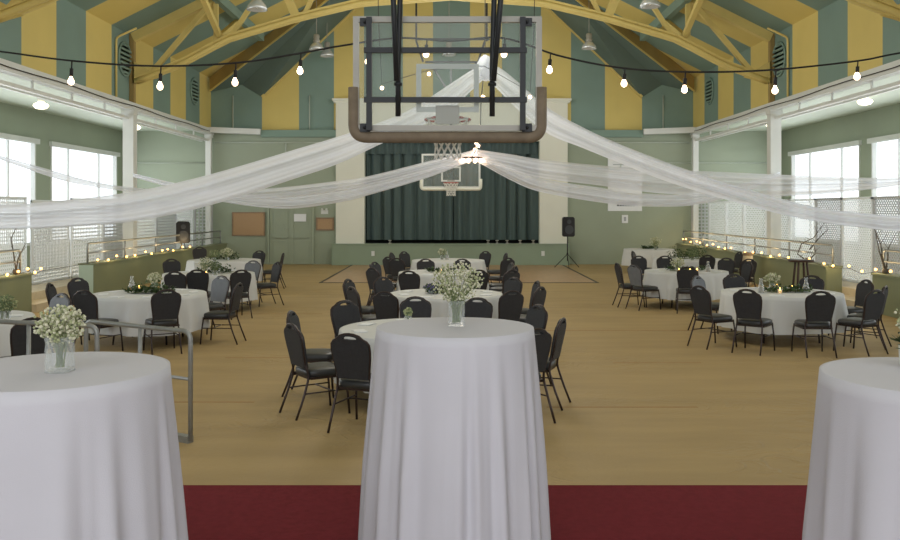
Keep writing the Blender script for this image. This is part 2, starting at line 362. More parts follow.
# end wall: lower part with stage opening
ox0, ox1, oz0, oz1 = -3.3, 3.3, .79, 4.66
bm = B(); box(bm, -AW-.2, ox0, YE, YE+.2, 0, ZS); box(bm, ox1, AW+.2, YE, YE+.2, 0, ZS); box(bm, ox0, ox1, YE, YE+.2, 0, oz0); box(bm, ox0, ox1, YE, YE+.2, oz1, ZS)
struct('wall_end', bm, M['sage'])
SC = F/YE
bx_px = [262, 299, 334, 364, 403, 433, 470, 502, 541, 571, 605, 642]
XS = [-HW]+[(p-VX)/SC for p in bx_px]+[HW]
cols = [1, 0, 1, 0, 1, 0, 1, 0, 1, 0, 1, 0, 1]
def ztop(x):
    a = abs(x); st = 6.34+.955*(7.2-a) if a < 7.2 else 6.34+(a-7.2)*.4
    return min(st if a < 7.2 else 7.2, ZW+SL*(HW-a)+.02)
bm = B()
for i in range(len(XS)-1):
    a, b = XS[i], XS[i+1]; sub = 4
    for q in range(sub):
        x0 = a+(b-a)*q/sub; x1 = a+(b-a)*(q+1)/sub
        e0, e1 = ztop(x0+1e-4), ztop(x1-1e-4)
        if i in (0, len(XS)-2): e0 = e1 = 7.1
        poly(bm, [(x0, YE, ZS), (x1, YE, ZS), (x1, YE, e1), (x0, YE, e0)], cols[i])
struct('wall_end_upper', bm, [M['yellow_end'], M['teal_end']])
bm = B(); box(bm, -7.2, 7.2, YE-.25, YE, 4.82, ZS+.02); struct('trim_2', bm, M['teal'])
for s in (-1, 1):
    bm = B(); bar(bm, (s*9.1, 32.95, 5.06), (s*7.2, 33.1, 5.0), .3, .2); struct('trim_corner_beam', bm, M['white'])
    # corner valley ceiling and hip rafter
    R0 = Vector((s*9.05, 32.9, 6.47)); Mm = Vector((s*7.97, YE-.01, 6.81)); V = Vector((s*7.2, YE-.01, 6.34)); T = Vector((s*3.5, YE-.01, 9.87)); R1 = Vector((s*4.1, 30, 9.3)); R2 = Vector((s*1.5, 28, 10.9)); T2 = Vector((s*.6, YE-.01, 11.4))
    bm = B(); poly(bm, [R0, Mm, R1]); poly(bm, [Mm, V, T, R1]); poly(bm, [T, T2, R2, R1]); struct('ceiling_valley', bm, M['roofteal'])
    bm = B()
    for a, b in ((R0, R1), (R1, R2)):
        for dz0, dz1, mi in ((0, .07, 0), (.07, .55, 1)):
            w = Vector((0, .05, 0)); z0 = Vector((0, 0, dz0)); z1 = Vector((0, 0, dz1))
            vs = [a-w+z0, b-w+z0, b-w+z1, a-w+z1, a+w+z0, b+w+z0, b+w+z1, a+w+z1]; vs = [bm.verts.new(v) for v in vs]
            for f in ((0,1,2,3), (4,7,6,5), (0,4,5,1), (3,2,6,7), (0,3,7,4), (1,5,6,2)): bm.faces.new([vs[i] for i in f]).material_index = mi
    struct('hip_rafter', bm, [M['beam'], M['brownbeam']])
    bm = B(); bar(bm, V+Vector((0, -.05, 0)), T+Vector((0, -.05, 0)), .12, .09); struct('trim_gable', bm, M['beam'])
    for X, z in ((6.6, 8.05), (3.4, 9.75)):
        bm = B(); box(bm, s*X-.09, s*X+.09, Y0, 30.5 if X > 5 else 29, z-.13, z+.15); struct('purlin', bm, M['teal'])
        bm = B()
        for yy in (14, 22, 21.2):
            pass
        bar(bm, (s*6.6, 25, 7.0), (s*6.6, 27.4, 8.0), .14, .14); bar(bm, (s*6.6, 17, 7.0), (s*6.6, 19.6, 8.0), .14, .14); bar(bm, (s*6.6, 25, 7.0), (s*6.6, 22.6, 8.0), .14, .14)
        if X > 5: struct('knee_brace', bm, M['beam'])
        else: bm.free()

# trusses
def archz(x):
    pts = [(0, 8.12), (2.6, 7.93), (4.4, 7.5), (6.4, 6.9), (7.7, 6.2), (8.95, 5.72)]; a = abs(x)
    for (x0, z0), (x1, z1) in zip(pts, pts[1:]):
        if a <= x1: return z0+(z1-z0)*(a-x0)/(x1-x0)
    return 5.72
for yy in (9, 17, 25):
    t = bpy.data.objects.new('roof_truss', None); C.objects.link(t); t.location = (0, yy, 0); t['kind'] = 'structure'
    bm = B(); N = 48
    xs = [-8.98+17.96*i/N for i in range(N+1)]
    for off in (-.09, .09):
        tube(bm, [(x, off, archz(x)) for x in xs], .075, 6)
    for x0, x1 in zip(xs, xs[1:]): bar(bm, (x0, 0, archz(x0)+.1), (x1+.01, 0, archz(x1)+.1), .3, .06)
    obj('arched_chord', bm, M['beam'], t)
    bm = B()
    for s in (-1, 1): bar(bm, (s*9.05, 0, ZW-.08), (0, 0, ZW+SL*HW-.2), .2, .26)
    obj('top_chord', bm, M['beam'], t)
    for s in (-1, 1):
        for (xa, za, xb, zb, w) in ((6.7, 6.85, 6.7, 8.1, .12), (8.55, 5.95, 6.85, 7.95, .13), (6.3, 6.95, 5.1, 8.8, .12), (4.4, 7.5, 5.0, 8.9, .24), (4.2, 7.6, 3.2, 9.8, .12), (2.2, 8.0, 2.2, 10.3, .12), (2.1, 8.0, .3, 11.1, .12)):
            bm = B(); bar(bm, (s*xa, 0, za), (s*xb, 0, zb), w, w); obj('brace', bm, M['beam'], t)
        bm = B(); poly(bm, [(s*9.05, -.08, 5.65), (s*8.3, -.08, 5.85), (s*9.05, -.08, 6.3)]); poly(bm, [(s*9.05, .08, 5.65), (s*8.3, .08, 5.85), (s*9.05, .08, 6.3)]); obj('gusset', bm, M['beam'], t)

# stage
bm = B(); box(bm, -4.5, 4.4, 32.9, YE, 0, .79); struct('stage_front', bm, M['stagegreen'])
bm = B(); box(bm, -4.5, 4.4, 32.86, 33.4, .76, .8); struct('trim_stage_edge', bm, M['stagegreen'])
bm = B()
box(bm, -4.37, ox0, YE-.3, YE, .8, 6.1); box(bm, ox1, 4.35, YE-.3, YE, .8, 6.1); box(bm, ox0, ox1, YE-.3, YE, oz1, 6.1)
box(bm, -4.45, 4.43, YE-.36, YE, 6.1, 6.17); box(bm, -4.5, 4.48, YE-.42, YE, 6.17, 6.25)
struct('stage_surround', bm, M['offwhite'])
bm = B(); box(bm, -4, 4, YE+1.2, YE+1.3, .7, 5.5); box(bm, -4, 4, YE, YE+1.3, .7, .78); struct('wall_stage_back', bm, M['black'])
for (xa, xb, nm) in ((-3.3, .02, 'left'), (.06, 3.3, 'right')):
    bm = B(); n = 150; vr = []
    for i in range(n+1):
        u = xa+(xb-xa)*i/n; ph = u*13+1.3*math.sin(u*2.7)
        y = YE+.35+.09*math.sin(ph)+.03*math.sin(ph*2.1+1)
        vr.append([bm.verts.new((u+.03*math.cos(ph)*(1 if k else .6), y, z)) for k, z in enumerate((4.7, 2.7, .92))])
    for a, b in zip(vr, vr[1:]):
        for k in (0, 1): bm.faces.new((a[k], b[k], b[k+1], a[k+1])).smooth = True
    tag(obj('stage_curtain', bm, M['curtain']), 'dark green pleated stage curtain, %s half' % nm, 'curtain')
bm = B(); n = 200; vr = []
for i in range(n+1):
    u = -3.3+6.6*i/n; y = YE+.18+.05*math.sin(u*21)
    vr.append([bm.verts.new((u, y, z)) for z in (4.7, 4.2)])
for a, b in zip(vr, vr[1:]): bm.faces.new((a[0], b[0], b[1], a[1])).smooth = True
tag(obj('stage_valance', bm, M['curtain']), 'short dark green valance across the top of the stage opening', 'curtain')

# end wall fittings
def panel(name, px0, px1, py0, py1, m, label, cat, Y=YE-.03, fr=None, frw=.05):
    a = at(px0, py1, Y); b = at(px1, py0, Y)
    t = thing(name, label, cat, ((a.x+b.x)/2, Y, (a.z+b.z)/2)); w = (b.x-a.x)/2; h = (b.z-a.z)/2
    bm = B(); box(bm, -w, w, 0, .03, -h, h); obj('panel', bm, m, t)
    if fr:
        bm = B()
        for q in ((-w, w, -h, -h+frw), (-w, w, h-frw, h), (-w, -w+frw, -h+frw, h-frw), (w-frw, w, -h+frw, h-frw)): box(bm, q[0], q[1], -.015, .03, q[2], q[3])
        obj('frame', bm, fr, t)
    return t
panel('bulletin_board', 232, 265, 212, 236, M['cork'], 'large framed cork board on the green end wall left of the doors', 'bulletin board', fr=M['wood'])
panel('bulletin_board', 316, 334, 217.5, 230.5, M['cork'], 'small framed cork board between the green doors and the stage', 'bulletin board', fr=M['wood'], frw=.06)
panel('paper_notice', 294, 306, 214, 221.5, M['paper'], 'white paper notice taped on the green double door', 'notice', Y=YE-.12)
n_ = panel('paper_notice', 622, 628, 215, 223, M['paper'], 'small white notice on the end wall below the white poster', 'notice')
bm = B(); box(bm, -.04, .04, -.012, 0, -.08, .08); obj('print', bm, M['inkgrey'], n_)
s_ = panel('wall_poster', 608, 642, 157, 211, M['paper'], 'tall white poster on the end wall behind the sheer drapes right of the stage', 'poster')
bm = B(); rr = random.Random(3)
for (z, h, x0, x1, st) in ((.83, .06, -.2, .3, .1), (-.84, .2, -.3, .34, .1)):
    x = x0
    while x < x1: box(bm, x, x+.07, -.01, 0, z, z+h*rr.uniform(.7, 1)); x += st
obj('lettering', bm, M['ink'], s_)
bm = B()
for z in (.72, .4, .33, .26): box(bm, -.45, .4, -.01, 0, z, z+.03)
obj('small_print', bm, M['inkgrey'], s_)
e_ = panel('emergency_light', 321, 328, 210, 214, M['white'], 'small white emergency light above the little cork board', 'light')
for q in (-.08, .08):
    bm = B(); blob(bm, (q, -.05, .1), .05); obj('lamp_head', bm, M['white'], e_)
d = bpy.data.objects.new('door_1', None); C.objects.link(d); d['kind'] = 'structure'; d.location = (at(291, 265, YE).x, YE, 0)
for q in (-1, 1):
    bm = B(); box(bm, q*.4-.39, q*.4+.39, -.06, 0, .02, 2.15)
    for z0, z1 in ((.15, .85), (1.0, 1.35), (1.5, 2.05)):
        for (a, b, c_, d_) in ((-.3, .3, z0, z0+.03), (-.3, .3, z1, z1+.03), (-.3, -.27, z0, z1), (.27, .3, z0, z1)): box(bm, q*.4+a, q*.4+b, -.075, -.06, c_, d_)
    l = obj('door_leaf', bm, M['sage'], d)
    bm = B(); bar(bm, (q*.12, -.11, 1.02), (q*.65, -.11, 1.02), .03, .04); obj('push_bar', bm, M['sage'], d)
bm = B(); box(bm, -.88, -.8, -.1, 0, 0, 2.3); box(bm, .8, .88, -.1, 0, 0, 2.3); box(bm, -.88, .88, -.1, 0, 2.2, 2.3); obj('door_frame', bm, M['sage'], d)
bm = B(); box(bm, -6.15, -6.0, YE-.08, YE, 0, 2.5); struct('trim_3', bm, M['sage'])
for px in (373, 543):
    p = at(px, 253.5, 32.88); bm = B(); box(bm, p.x-.06, p.x+.06, 32.87, 32.9, p.z-.09, p.z+.09)
    tag(obj('wall_outlet', bm, M['white']), 'white power outlet on the green stage front, %s one' % ('left' if px < 400 else 'right'), 'outlet')
bm = B()
tube(bm, [(-9.0, YE-.06, 4.62), (-4.6, YE-.06, 4.62)], .025, 5); tube(bm, [(-12.4, YE-.05, 3.85), (-9.3, YE-.05, 3.85)], .02, 5)
tube(bm, [(-6.3, YE-.05, 4.6), (-6.3, YE-.05, 4.2)], .03, 5)
for X in (-8.3, -5.4, 8.0): tube(bm, [(X, YE-.05, 5.1), (X, YE-.05, 6.4)], .025, 5)
tube(bm, roundpath([(4.6, YE-.06, 4.62), (9.0, YE-.06, 4.62)], .1), .025, 5); tube(bm, roundpath([(12.4, YE-.05, 3.85), (6.4, YE-.05, 3.85), (6.4, YE-.05, 3.6), (5.2, YE-.05, 3.6)], .1), .02, 5)
struct('trim_wall_conduit', bm, M['sagelt'])
bm = B()
for i, x in enumerate((570-300, 600-300)): pass
for px in (390, 393.5, 489, 497, 507, 516, 531):
    p = at(px, 242.5, 33.1); box(bm, p.x-.02, p.x+.02, 33.05, 33.1, .8, .93); box(bm, p.x-.05, p.x+.05, 33.04, 33.1, .89, .93)
bm.free()
for px in (390, 488, 497, 507, 520, 533):
    p = at(px, 242.5, 33.05); t = thing('stage_footlight', 'small pale fitting standing on the stage lip before the curtain', 'fitting', (p.x, 33.0, .8), group='small fittings along the stage lip')
    bm = B(); lathe(bm, [(.06, 0), (.06, .03), (.02, .04), (.02, .09), (.06, .1), (.06, .14)], 8); obj('body', bm, M['alu'], t)

# lattice screens
def lattice(ya, yb, X, z0, z1, step, diag, m, label, wob=0, X2=None):
    X2 = X if X2 is None else X2
    d = Vector((X2-X, yb-ya, 0)); L = d.length
    t = thing('lattice_screen', label, 'lattice screen', (X, ya, z0), math.atan2(d.y, d.x))
    H = z1-z0; bm = B()
    if diag:
        c = -H
        while c < L:
            # 45 degree slats both ways, clipped
            for sg in (1, -1):
                a0 = max(0, c); a1 = min(L, c+H)
                if a1-a0 > .05:
                    za, zb = a0-c, a1-c
                    if sg < 0: za, zb = H-za, H-zb
                    bar(bm, (a0, .008*sg, za), (a1, .008*sg, zb), .008, .034)
            c += step
    else:
        u = step/2
        while u < L: box(bm, u-.023, u+.023, 0, .008, 0, H); u += step
        z = step/2
        while z < H: box(bm, 0, L, .008, .016, z-.023, z+.023); z += step
    obj('slats', bm, m, t)
    bm = B(); box(bm, 0, .05, -.02, .03, 0, H); box(bm, L-.05, L, -.02, .03, 0, H); box(bm, 0, L, -.02, .03, 0, .05); box(bm, 0, L, -.02, .03, H-.05, H)
    obj('frame', bm, m, t)
ordn = ['nearest', 'second', 'third', 'fourth', 'fifth', 'sixth', 'seventh', 'eighth', 'ninth', 'tenth']
Yr = [15.3, 17.0, 18.7, 20.3, 21.9, 23.5, 25.3, 27.2, 29.1, 31.0, 32.9]
for i in range(10):
    lattice(Yr[i]+.02, Yr[i+1]-.02, 9.72, AF, 2.38, .105 if i < 5 else .13, True, M['lattice'] if i not in (2, 4) else M['latticegrey'], 'diagonal lattice screen along the right aisle, %s from the camera' % ordn[i], X2=9.72-(.1 if i > 6 else 0))
lattice(20.4, 22.4, -9.75, AF, 2.3, .08, False, M['lattice'], 'white square lattice screen just past the left step gap, nearest of the row')
lattice(16.4, 20.35, -9.95, AF, 2.38, .085, False, M['lattice'], 'wide white square lattice screen behind the left step gap', X2=-9.85)
Yl = [22.45, 24.5, 26.7, 28.9, 31.0, 33.0]
for i in range(5):
    lattice(Yl[i]+.02, Yl[i+1]-.02, -9.72, AF, 2.38, .1, False, M['latticegrey'] if i % 2 else M['lattice'], 'lattice screen along the left aisle, %s beyond the white square one' % ['first', 'second', 'third', 'fourth', 'last'][i])
for s in (-1, 1):
    lattice(33.05, 33.1, s*9.7, AF, 2.38, .13, False, M['latticegrey'], 'lattice panel standing flat against the end wall at the %s corner' % ('left' if s < 0 else 'right'), X2=s*9.0)

# ------------------------------------------------------------------ lamps
def hexlamp(px, py, Y, label):
    p = at(px, py, Y); zt = ZW+SL*(HW-abs(p.x))
    t = thing('pendant_lamp', label, 'ceiling lamp', p, group=None)
    bm = B(); tube(bm, [(0,0,.32), (0,0,zt-p.z)], .012, 6); obj('rod', bm, M['alu'], t)
    bm = B(); lathe(bm, [(.03, .34), (.09, .32), (.11, .24), (.09, .16), (.12, .12), (.1, .04)], 16); obj('housing', bm, M['alu'], t)
    bm = B(); lathe(bm, [(.1, .06), (.16, .0), (.23, -.1), (.26, -.2), (.24, -.2), (.15, -.02), (.09, .04)], 24); obj('reflector', bm, M['lampglass'], t)
    bm = B(); blob(bm, (0,0,-.08), .07, sub=2); obj('bulb', bm, M['globe'], t)
for a in ((316.5, 44, 30, 'glass shaded high lamp left of the basketball backboard'), (589, 43, 30, 'glass shaded high lamp right of the basketball backboard'), (257, 2, 22, 'silver high lamp at the top edge left of centre'), (650, -1, 22, 'silver high lamp at the top edge right of centre'), (449, 50, 32, 'silver high lamp straight behind the backboard'), (327, 51, 32, 'pale high lamp partly behind the left glass shaded lamp')): hexlamp(*a)
for px, py, Y, l in ((41, 105, 23.2, 'near left'), (135, 127, 30, 'far left'), (865, 101, 23.2, 'near right'), (772, 125, 30, 'far right')):
    p = at(px, py, Y); t = thing('schoolhouse_lamp', 'lit milk glass globe lamp under the %s aisle ceiling' % l, 'ceiling lamp', p)
    bm = B(); lathe(bm, [(.05, -.11), (.14, -.09), (.2, -.02), (.17, .03), (.1, .06), (.07, .09)], 20); obj('globe', bm, M['globe'], t)
    bm = B(); lathe(bm, [(.07, .09), (.09, .11), (.09, ZS-p.z)], 16); obj('fitter', bm, M['white'], t)

# ------------------------------------------------------------------ backboards
def backboard(loc, near):
    t = thing('basketball_backboard', 'large glass basketball backboard seen from behind, hanging near the camera' if near else 'smaller glass basketball backboard hanging in front of the stage curtain', 'basketball hoop', loc)
    W, H = .915, .555 if near else .535                      # origin: centre of board
    fw = .055; b = B()
    for q in ((-W, W, -H, -H+fw), (-W, W, H-fw, H), (-W, -W+fw, -H+fw, H-fw), (W-fw, W, -H+fw, H-fw)): box(b, q[0], q[1], -.03, .03, q[2], q[3])
    obj('board_frame', b, M['alu'] if near else M['white'], t)
    b = B(); box(b, -W+fw, W-fw, -.006, .006, -H+fw, H-fw); obj('glass', b, M['boardglass'], t)
    b = B(); f = .012 if near else -.012
    z0 = -.37 if near else -.33
    for q in ((-.305, .305, z0, z0+.05), (-.305, .305, z0+.42, z0+.47), (-.305, -.255, z0+.05, z0+.42), (.255, .305, z0+.05, z0+.42)): box(b, q[0], q[1], min(f, f/2), max(f, f/2), q[2], q[3])
    obj('target_square', b, M['white'], t)
    # padding
    if near:
        b = B(); pts = roundpath([(-W+.005, 0, -.13), (-W+.005, 0, -H-.06), (W-.005, 0, -H-.06), (W-.005, 0, -.13)], .13, 8)
        tube(b, pts, .055, 10); o = obj('edge_padding', b, M['pad'], t); o.scale = (1, 1, 1)
    else:
        b = B(); pts = roundpath([(-W-.01, 0, -.25), (-W-.01, 0, -H-.03), (W+.01, 0, -H-.03), (W+.01, 0, -.25)], .1, 6); tube(b, pts, .05, 8); obj('edge_padding', b, M['offwhite'], t)
    s = 1 if near else -1                  # court side
    rz = -.405 if near else -.38
    b = B(); box(b, -.115, .115, s*.02-.02, s*.02+.02, rz-.08, rz+.1)
    for q in (-.2, .2): bar(b, (q*.4, s*.05, rz-.03), (q, s*.25, rz), .02, .02)
    o = obj('rim_plate', b, M['alu'], t)
    b = B(); tube(b, [(.228*math.cos(a*PI/16), s*.39+.228*math.sin(a*PI/16), rz) for a in range(32)], .012, 6, closed=True)
    for q in (-.12, .12): bar(b, (q, s*.04, rz-.01), (q*1.3, s*.24, rz), .03, .02)
    obj('rim', b, M['rimred'], t)
    b = B()
    for k in range(12):
        for dr in (1, -1):
            pts = []
            for j in range(7):
                a = 2*PI*(k+dr*j*.5)/12; r = .225-.1*min(1, j/4)+(.01 if j > 4 else 0); pts.append((r*math.cos(a), s*.39+r*math.sin(a), rz-.01-.065*j))
            tube(b, pts, .006 if near else .012, 4, cap=False)
    obj('net', b, M['net'], t)
    return t
nb = backboard((at(447.5, 0, 8.55).x, 8.55, EYE+(VY-74)*8.55/F), True)
z0 = nb.location.z
def lx(px): return (px-447.5)*8.55/F
def lz(py): return (74-py)*8.55/F
b = B()
for px in (370, 522): box(b, lx(px)-.027, lx(px)+.027, -.11, -.055, lz(131), lz(19))
for py in (52, 101): box(b, lx(365), lx(526), -.12, -.065, lz(py)-.025, lz(py)+.025)
obj('mounting_frame', b, M['steel'], nb)
for px in (365.5, 526.5):
    for py in (23, 128):
        b = B(); box(b, lx(px)-.05, lx(px)+.05, -.05, -.03, lz(py)-.04, lz(py)+.04); blob(b, (lx(px), -.06, lz(py)), .02); obj('corner_bracket', b, M['steel'], nb)
for (xa, xb, xc) in ((399, 401, 394.5), (491.5, 493.5, 500)):
    b = B(); tube(b, [(lx(xa), -.15, lz(118)), (lx(xa), -.15, lz(70)), (lx(xb), -.15, lz(0)), (lx(xb*2-xa), -.15, 9.2-z0+1.6)], .026, 8); tube(b, [(lx(xa)-.01*(1 if xa < 450 else -1), -.2, lz(84)), (lx(xc), -.2, lz(0)), (lx(xc*2-xa), -.2, 9.2-z0+1.6)], .027, 8)
    obj('hanging_pole', b, M['steel'], nb)
    b = B(); tube(b, [(lx(xa), -.15, lz(88)), (lx(xa), -.15, lz(85))], .04, 10); obj('pole_collar', b, M['steel'], nb)
fb = backboard((at(451, 0, 27.4).x, 27.4, EYE+(VY-171)*27.4/F), False)
def fx(px): return (px-451)*27.4/F
def fz(py): return (171-py)*27.4/F
b = B()
for a_, c_ in (((451, 152), (451, 60)), ((431, 63), (449, 92)), ((477, 61), (455, 92)), ((425, 61), (477, 61)), ((423, 61), (416, 40)), ((478, 61), (485, 40)), ((415, 38), (490, 38)), ((416, 40), (416, 10)), ((487, 40), (487, 10))):
    bar(b, (fx(a_[0]), .2, fz(a_[1])), (fx(c_[0]), .2, fz(c_[1])), .06, .06)
for px in (416, 487): bar(b, (fx(px), .2, fz(10)), (fx(px), .2, 10.3-fb.location.z), .06, .06)
bar(b, (0, .02, 0), (0, .2, 0), .1, .1); bar(b, (0, .2, 0), (0, .2, .6), .08, .08)
obj('hanging_mast', b, M['steel'], fb)

# ------------------------------------------------------------------ drapes
def crom(cs, n):
    out = []; N = len(cs)-1
    for i in range(n+1):
        u = i/n*N; k = min(int(u), N-1); f = u-k
        p = [cs[max(0, min(N, k+j))] for j in (-1, 0, 1, 2)]
        out.append([.5*(2*b_+(c_-a_)*f+(2*a_-5*b_+4*c_-d_)*f*f+(3*b_-a_-3*c_+d_)*f**3) for a_, b_, c_, d_ in zip(*p)])
    return out
def drape(ctrl, Ya, Yb, m, label, seed, fold=.09):
    xa, xb = ctrl[0][0], ctrl[-1][0]
    pts = crom(ctrl, 90); rr = random.Random(seed); ph = [rr.uniform(0, 6) for _ in range(4)]
    bm = B(); uvl = bm.loops.layers.uv.new('UVMap'); nv = 22; rows = []
    for i, (x, yu, yl) in enumerate(pts):
        f = (x-xa)/(xb-xa); Y = 1/((1-f)/Ya+f/Yb); row = []
        for j in range(nv+1):
            v = j/nv
            d = fold*(math.sin(v*11+ph[0]+f*3)+.35*math.sin(v*23+ph[1]-f*4))*(.25+math.sin(PI*min(1, max(0, f)))**.5)
            p = at(x, yu+(yl-yu)*v, Y); p.y += d; p.z += d*.12
            row.append(bm.verts.new(p))
        rows.append(row)
    for i in range(90):
        for j in range(nv):
            fc = bm.faces.new((rows[i][j], rows[i+1][j], rows[i+1][j+1], rows[i][j+1])); fc.smooth = True
            for lp, (a_, c_) in zip(fc.loops, ((i, j), (i+1, j), (i+1, j+1), (i, j+1))): lp[uvl].uv = (a_/90, c_/nv)
    return tag(obj('sheer_drape', bm, m, recalc=False), label, 'drape')
drape([(487,62,76),(470,71,92),(450,84,110),(413,108,130),(383,121,143),(340,136,163),(300,148,177),(208,175,206),(132,192,222),(60,201,228),(0,205,230),(-90,203,226),(-200,190,210),(-320,160,175),(-443,108,118)], 20, 9.1, M['sheer'], 'wide white sheer drape sweeping from the high knot down to the left foreground', 1)
drape([(484,62,76),(500,68,92),(520,84,112),(548,108,134),(580,126,147),(612,141,160),(660,160,179),(700,174,192),(764,194,210),(820,208,222),(860,213,227),(900,216,231),(980,214,228),(1100,196,208),(1230,160,170),(1346,110,118)], 20, 9.1, M['sheer'], 'wide white sheer drape sweeping from the high knot down to the right foreground', 2)
drape([(478,150,158),(430,168,177),(370,184,195),(338,190,203),(284,196,209),(221,192,202),(181,184,191),(133,173,177)], 20, 24.8, M['sheer'], 'white sheer drape from the chandelier to the second left column, lowest hanging', 3)
drape([(478,149,160),(430,161,172),(370,176,186),(338,181,192),(275,188,199),(200,191,200),(132,187,193),(90,180,187),(57,171,180),(0,155,160),(-21,149,152)], 20, 17.2, M['sheerthin'], 'thin white sheer drape from the chandelier across the left windows', 4)
drape([(474,150,160),(510,166,180),(540,178,192),(597,187,202),(640,193,206),(690,194,205),(735,186,195),(780,172,176)], 20, 24.8, M['sheer'], 'white sheer drape from the chandelier to the second right column, lowest hanging', 5)
drape([(474,149,160),(510,154,170),(540,159,178),(597,165,185),(660,169,193),(740,173,196),(804,176,195),(860,178,190),(900,178,185),(926,174,178)], 20, 17.2, M['sheerthin'], 'thin white sheer drape from the chandelier across the right windows', 6)
# knot of cloth and light drop
kp = at(485.5, 68, 20)
bm = B(); lathe(bm, [(.02, .3), (.1, .24), (.17, .1), (.13, 0), (.2, -.14), (.12, -.26), (.03, -.3)], 18)
for v in bm.verts: v.co.x += .03*math.sin(v.co.z*40+v.co.y*20); v.co.y += .03*math.sin(v.co.z*33+v.co.x*20)
tag(obj('cloth_knot', bm, M['sheer'], loc=kp), 'gathered white cloth knot where the high drapes meet', 'cloth')
cz = at(472, 158, 20)
t = thing('chandelier', 'small round chandelier of bright bulbs hanging below the low drapes', 'chandelier', cz)
bm = B(); tube(bm, [(.24*math.cos(a*PI/12), .24*math.sin(a*PI/12), 0) for a in range(24)], .02, 6, closed=True)
for a in range(4): bar(bm, (.24*math.cos(a*PI/2), .24*math.sin(a*PI/2), 0), (.2, 0, .42), .012, .012)
obj('ring', bm, M['bronze'], t)
for a in range(10):
    bm = B(); an = 2*PI*a/10; blob(bm, (.25*math.cos(an), .25*math.sin(an), -.06), .045, sub=2); obj('bulb', bm, M['bulb'], t)
t = thing('hanging_light_string', 'drop of small lights hanging from the cloth knot to the chandelier', 'string lights', at(481, 150, 20))
pts = [at(485, 20, 20.1), at(485, 62, 20.15), at(481, 100, 20.15), at(480.5, 127, 20.1), at(478, 148, 20)]; o0 = at(481, 150, 20)
bm = B(); tube(bm, [p-o0 for p in [Vector((kp.x, 20.1, 11.3))]+pts], .012, 5); obj('cord', bm, M['cord'], t)
for px, py in ((483, 97), (480, 127), (476.5, 143), (475, 150), (478, 146), (474, 154)):
    bm = B(); blob(bm, at(px, py, 20.05)-o0, .045, sub=2); obj('bulb', bm, M['bulb'], t)

# ------------------------------------------------------------------ overhead string lights
YS = 9.4
cordpts = [(-220, 20), (-80, 42), (0, 51.5), (74, 61), (155, 66), (235, 63), (296, 54), (340, 46), (398, 38), (450, 41), (503, 38), (560, 56), (622, 68), (690, 72), (770, 70), (857, 61), (900, 53), (1000, 38), (1120, 15)]
t = thing('string_lights', 'black cord of bare warm bulbs strung across the hall near the camera', 'string lights', at(450, 40, YS)); o0 = at(450, 40, YS)
cs = crom([(float(a), float(b_)) for a, b_ in cordpts], 120)
bm = B(); tube(bm, [at(x, y, YS)-o0 for x, y in cs], .011, 6); obj('cord', bm, M['cord'], t)
def cordy(x):
    for (a, b_), (c_, d_) in zip(cs, cs[1:]):
        if a <= x <= c_: return b_+(d_-b_)*(x-a)/(c_-a+1e-6)
    return 50
for bx_, by_ in ((71, 81), (160, 86), (235, 82), (300, 70.5), (368, 61), (426, 53.5), (504, 53.5), (549.5, 69.5), (624, 83), (684.5, 89), (775, 90), (857, 76)):
    a = at(bx_+1, cordy(bx_+1), YS)-o0; b_ = at(bx_, by_, YS)-o0
    bm = B(); tube(bm, [a, a+(b_-a)*.4], .008, 5); tube(bm, [a+(b_-a)*.38, a+(b_-a)*.78], .02, 8); s_ = obj('socket', bm, M['cord'], t)
    bm = B(); lathe(bm, [(.012, .05), (.018, .03), (.033, 0), (.03, -.025), (.012, -.042)], 12, c=b_); obj('bulb', bm, M['bulb'], s_)
t = thing('string_lights', 'second fainter light string farther back behind the backboard', 'string lights', at(450, 80, 17)); o0 = at(450, 80, 17)
c2 = [(372, -205), (379, 30), (382, 84), (429, 70), (484, 66), (530, 92), (534, 30), (538, -205)]
bm = B(); tube(bm, [at(x, y, 17)-o0 for x, y in c2], .008, 5); obj('cord', bm, M['cord'], t)
for bx_, by_ in ((382, 88), (429, 74), (530, 97)):
    bm = B(); blob(bm, at(bx_, by_, 17)-o0, .038, sub=2); obj('bulb', bm, M['bulb'], t)

# wall-top fairy lights
for s, side, lst in ((1, 'right', [683,686,690.7,696.7,700,707,713,718.5,725,731,745,753,761.5,770.6,779.4,788.5,799,809.3,824,833,849,862,875.7,890.7]), (-1, 'left', [190,182.6,173.3,167.7,162.3,151.7,145.7,135,126.6,116.7,108.3,97.7,41,35,27.7,18.3,7.3])):
    t = thing('fairy_lights', 'warm fairy light string along the top of the %s low green wall' % side, 'string lights', (s*8.6, 20, .82))
    pts = []; bul = []
    for i, px in enumerate(lst):
        Y = F*8.6/abs(px-VX); gap = 17.9 < Y < 20.1
        z = .86+.04*math.sin(i*2.3) + (0 if not gap else -.03)
        if i < 9 and s > 0: z += .12*(9-i)/9
        bul.append(Vector((0, Y-20, z-.82))); pts.append(Vector((0, Y-20, z-.82-.05)))
    bm = B(); tube(bm, pts, .006, 4); obj('cord', bm, M['cord'], t)
    for p in bul:
        bm = B(); blob(bm, p, .028, sub=2); obj('bulb', bm, M['fairy'], t)
    for q, i in enumerate(range(1, len(lst), 3)):
        l = bpy.data.lights.new('fairy_glow', 'POINT'); l.energy = 9; l.color = (1, .72, .36); l.shadow_soft_size = .15
        o = bpy.data.objects.new('fairy_glow', l); C.objects.link(o); o.location = (s*8.5, F*8.6/abs(lst[i]-VX), 1.0)

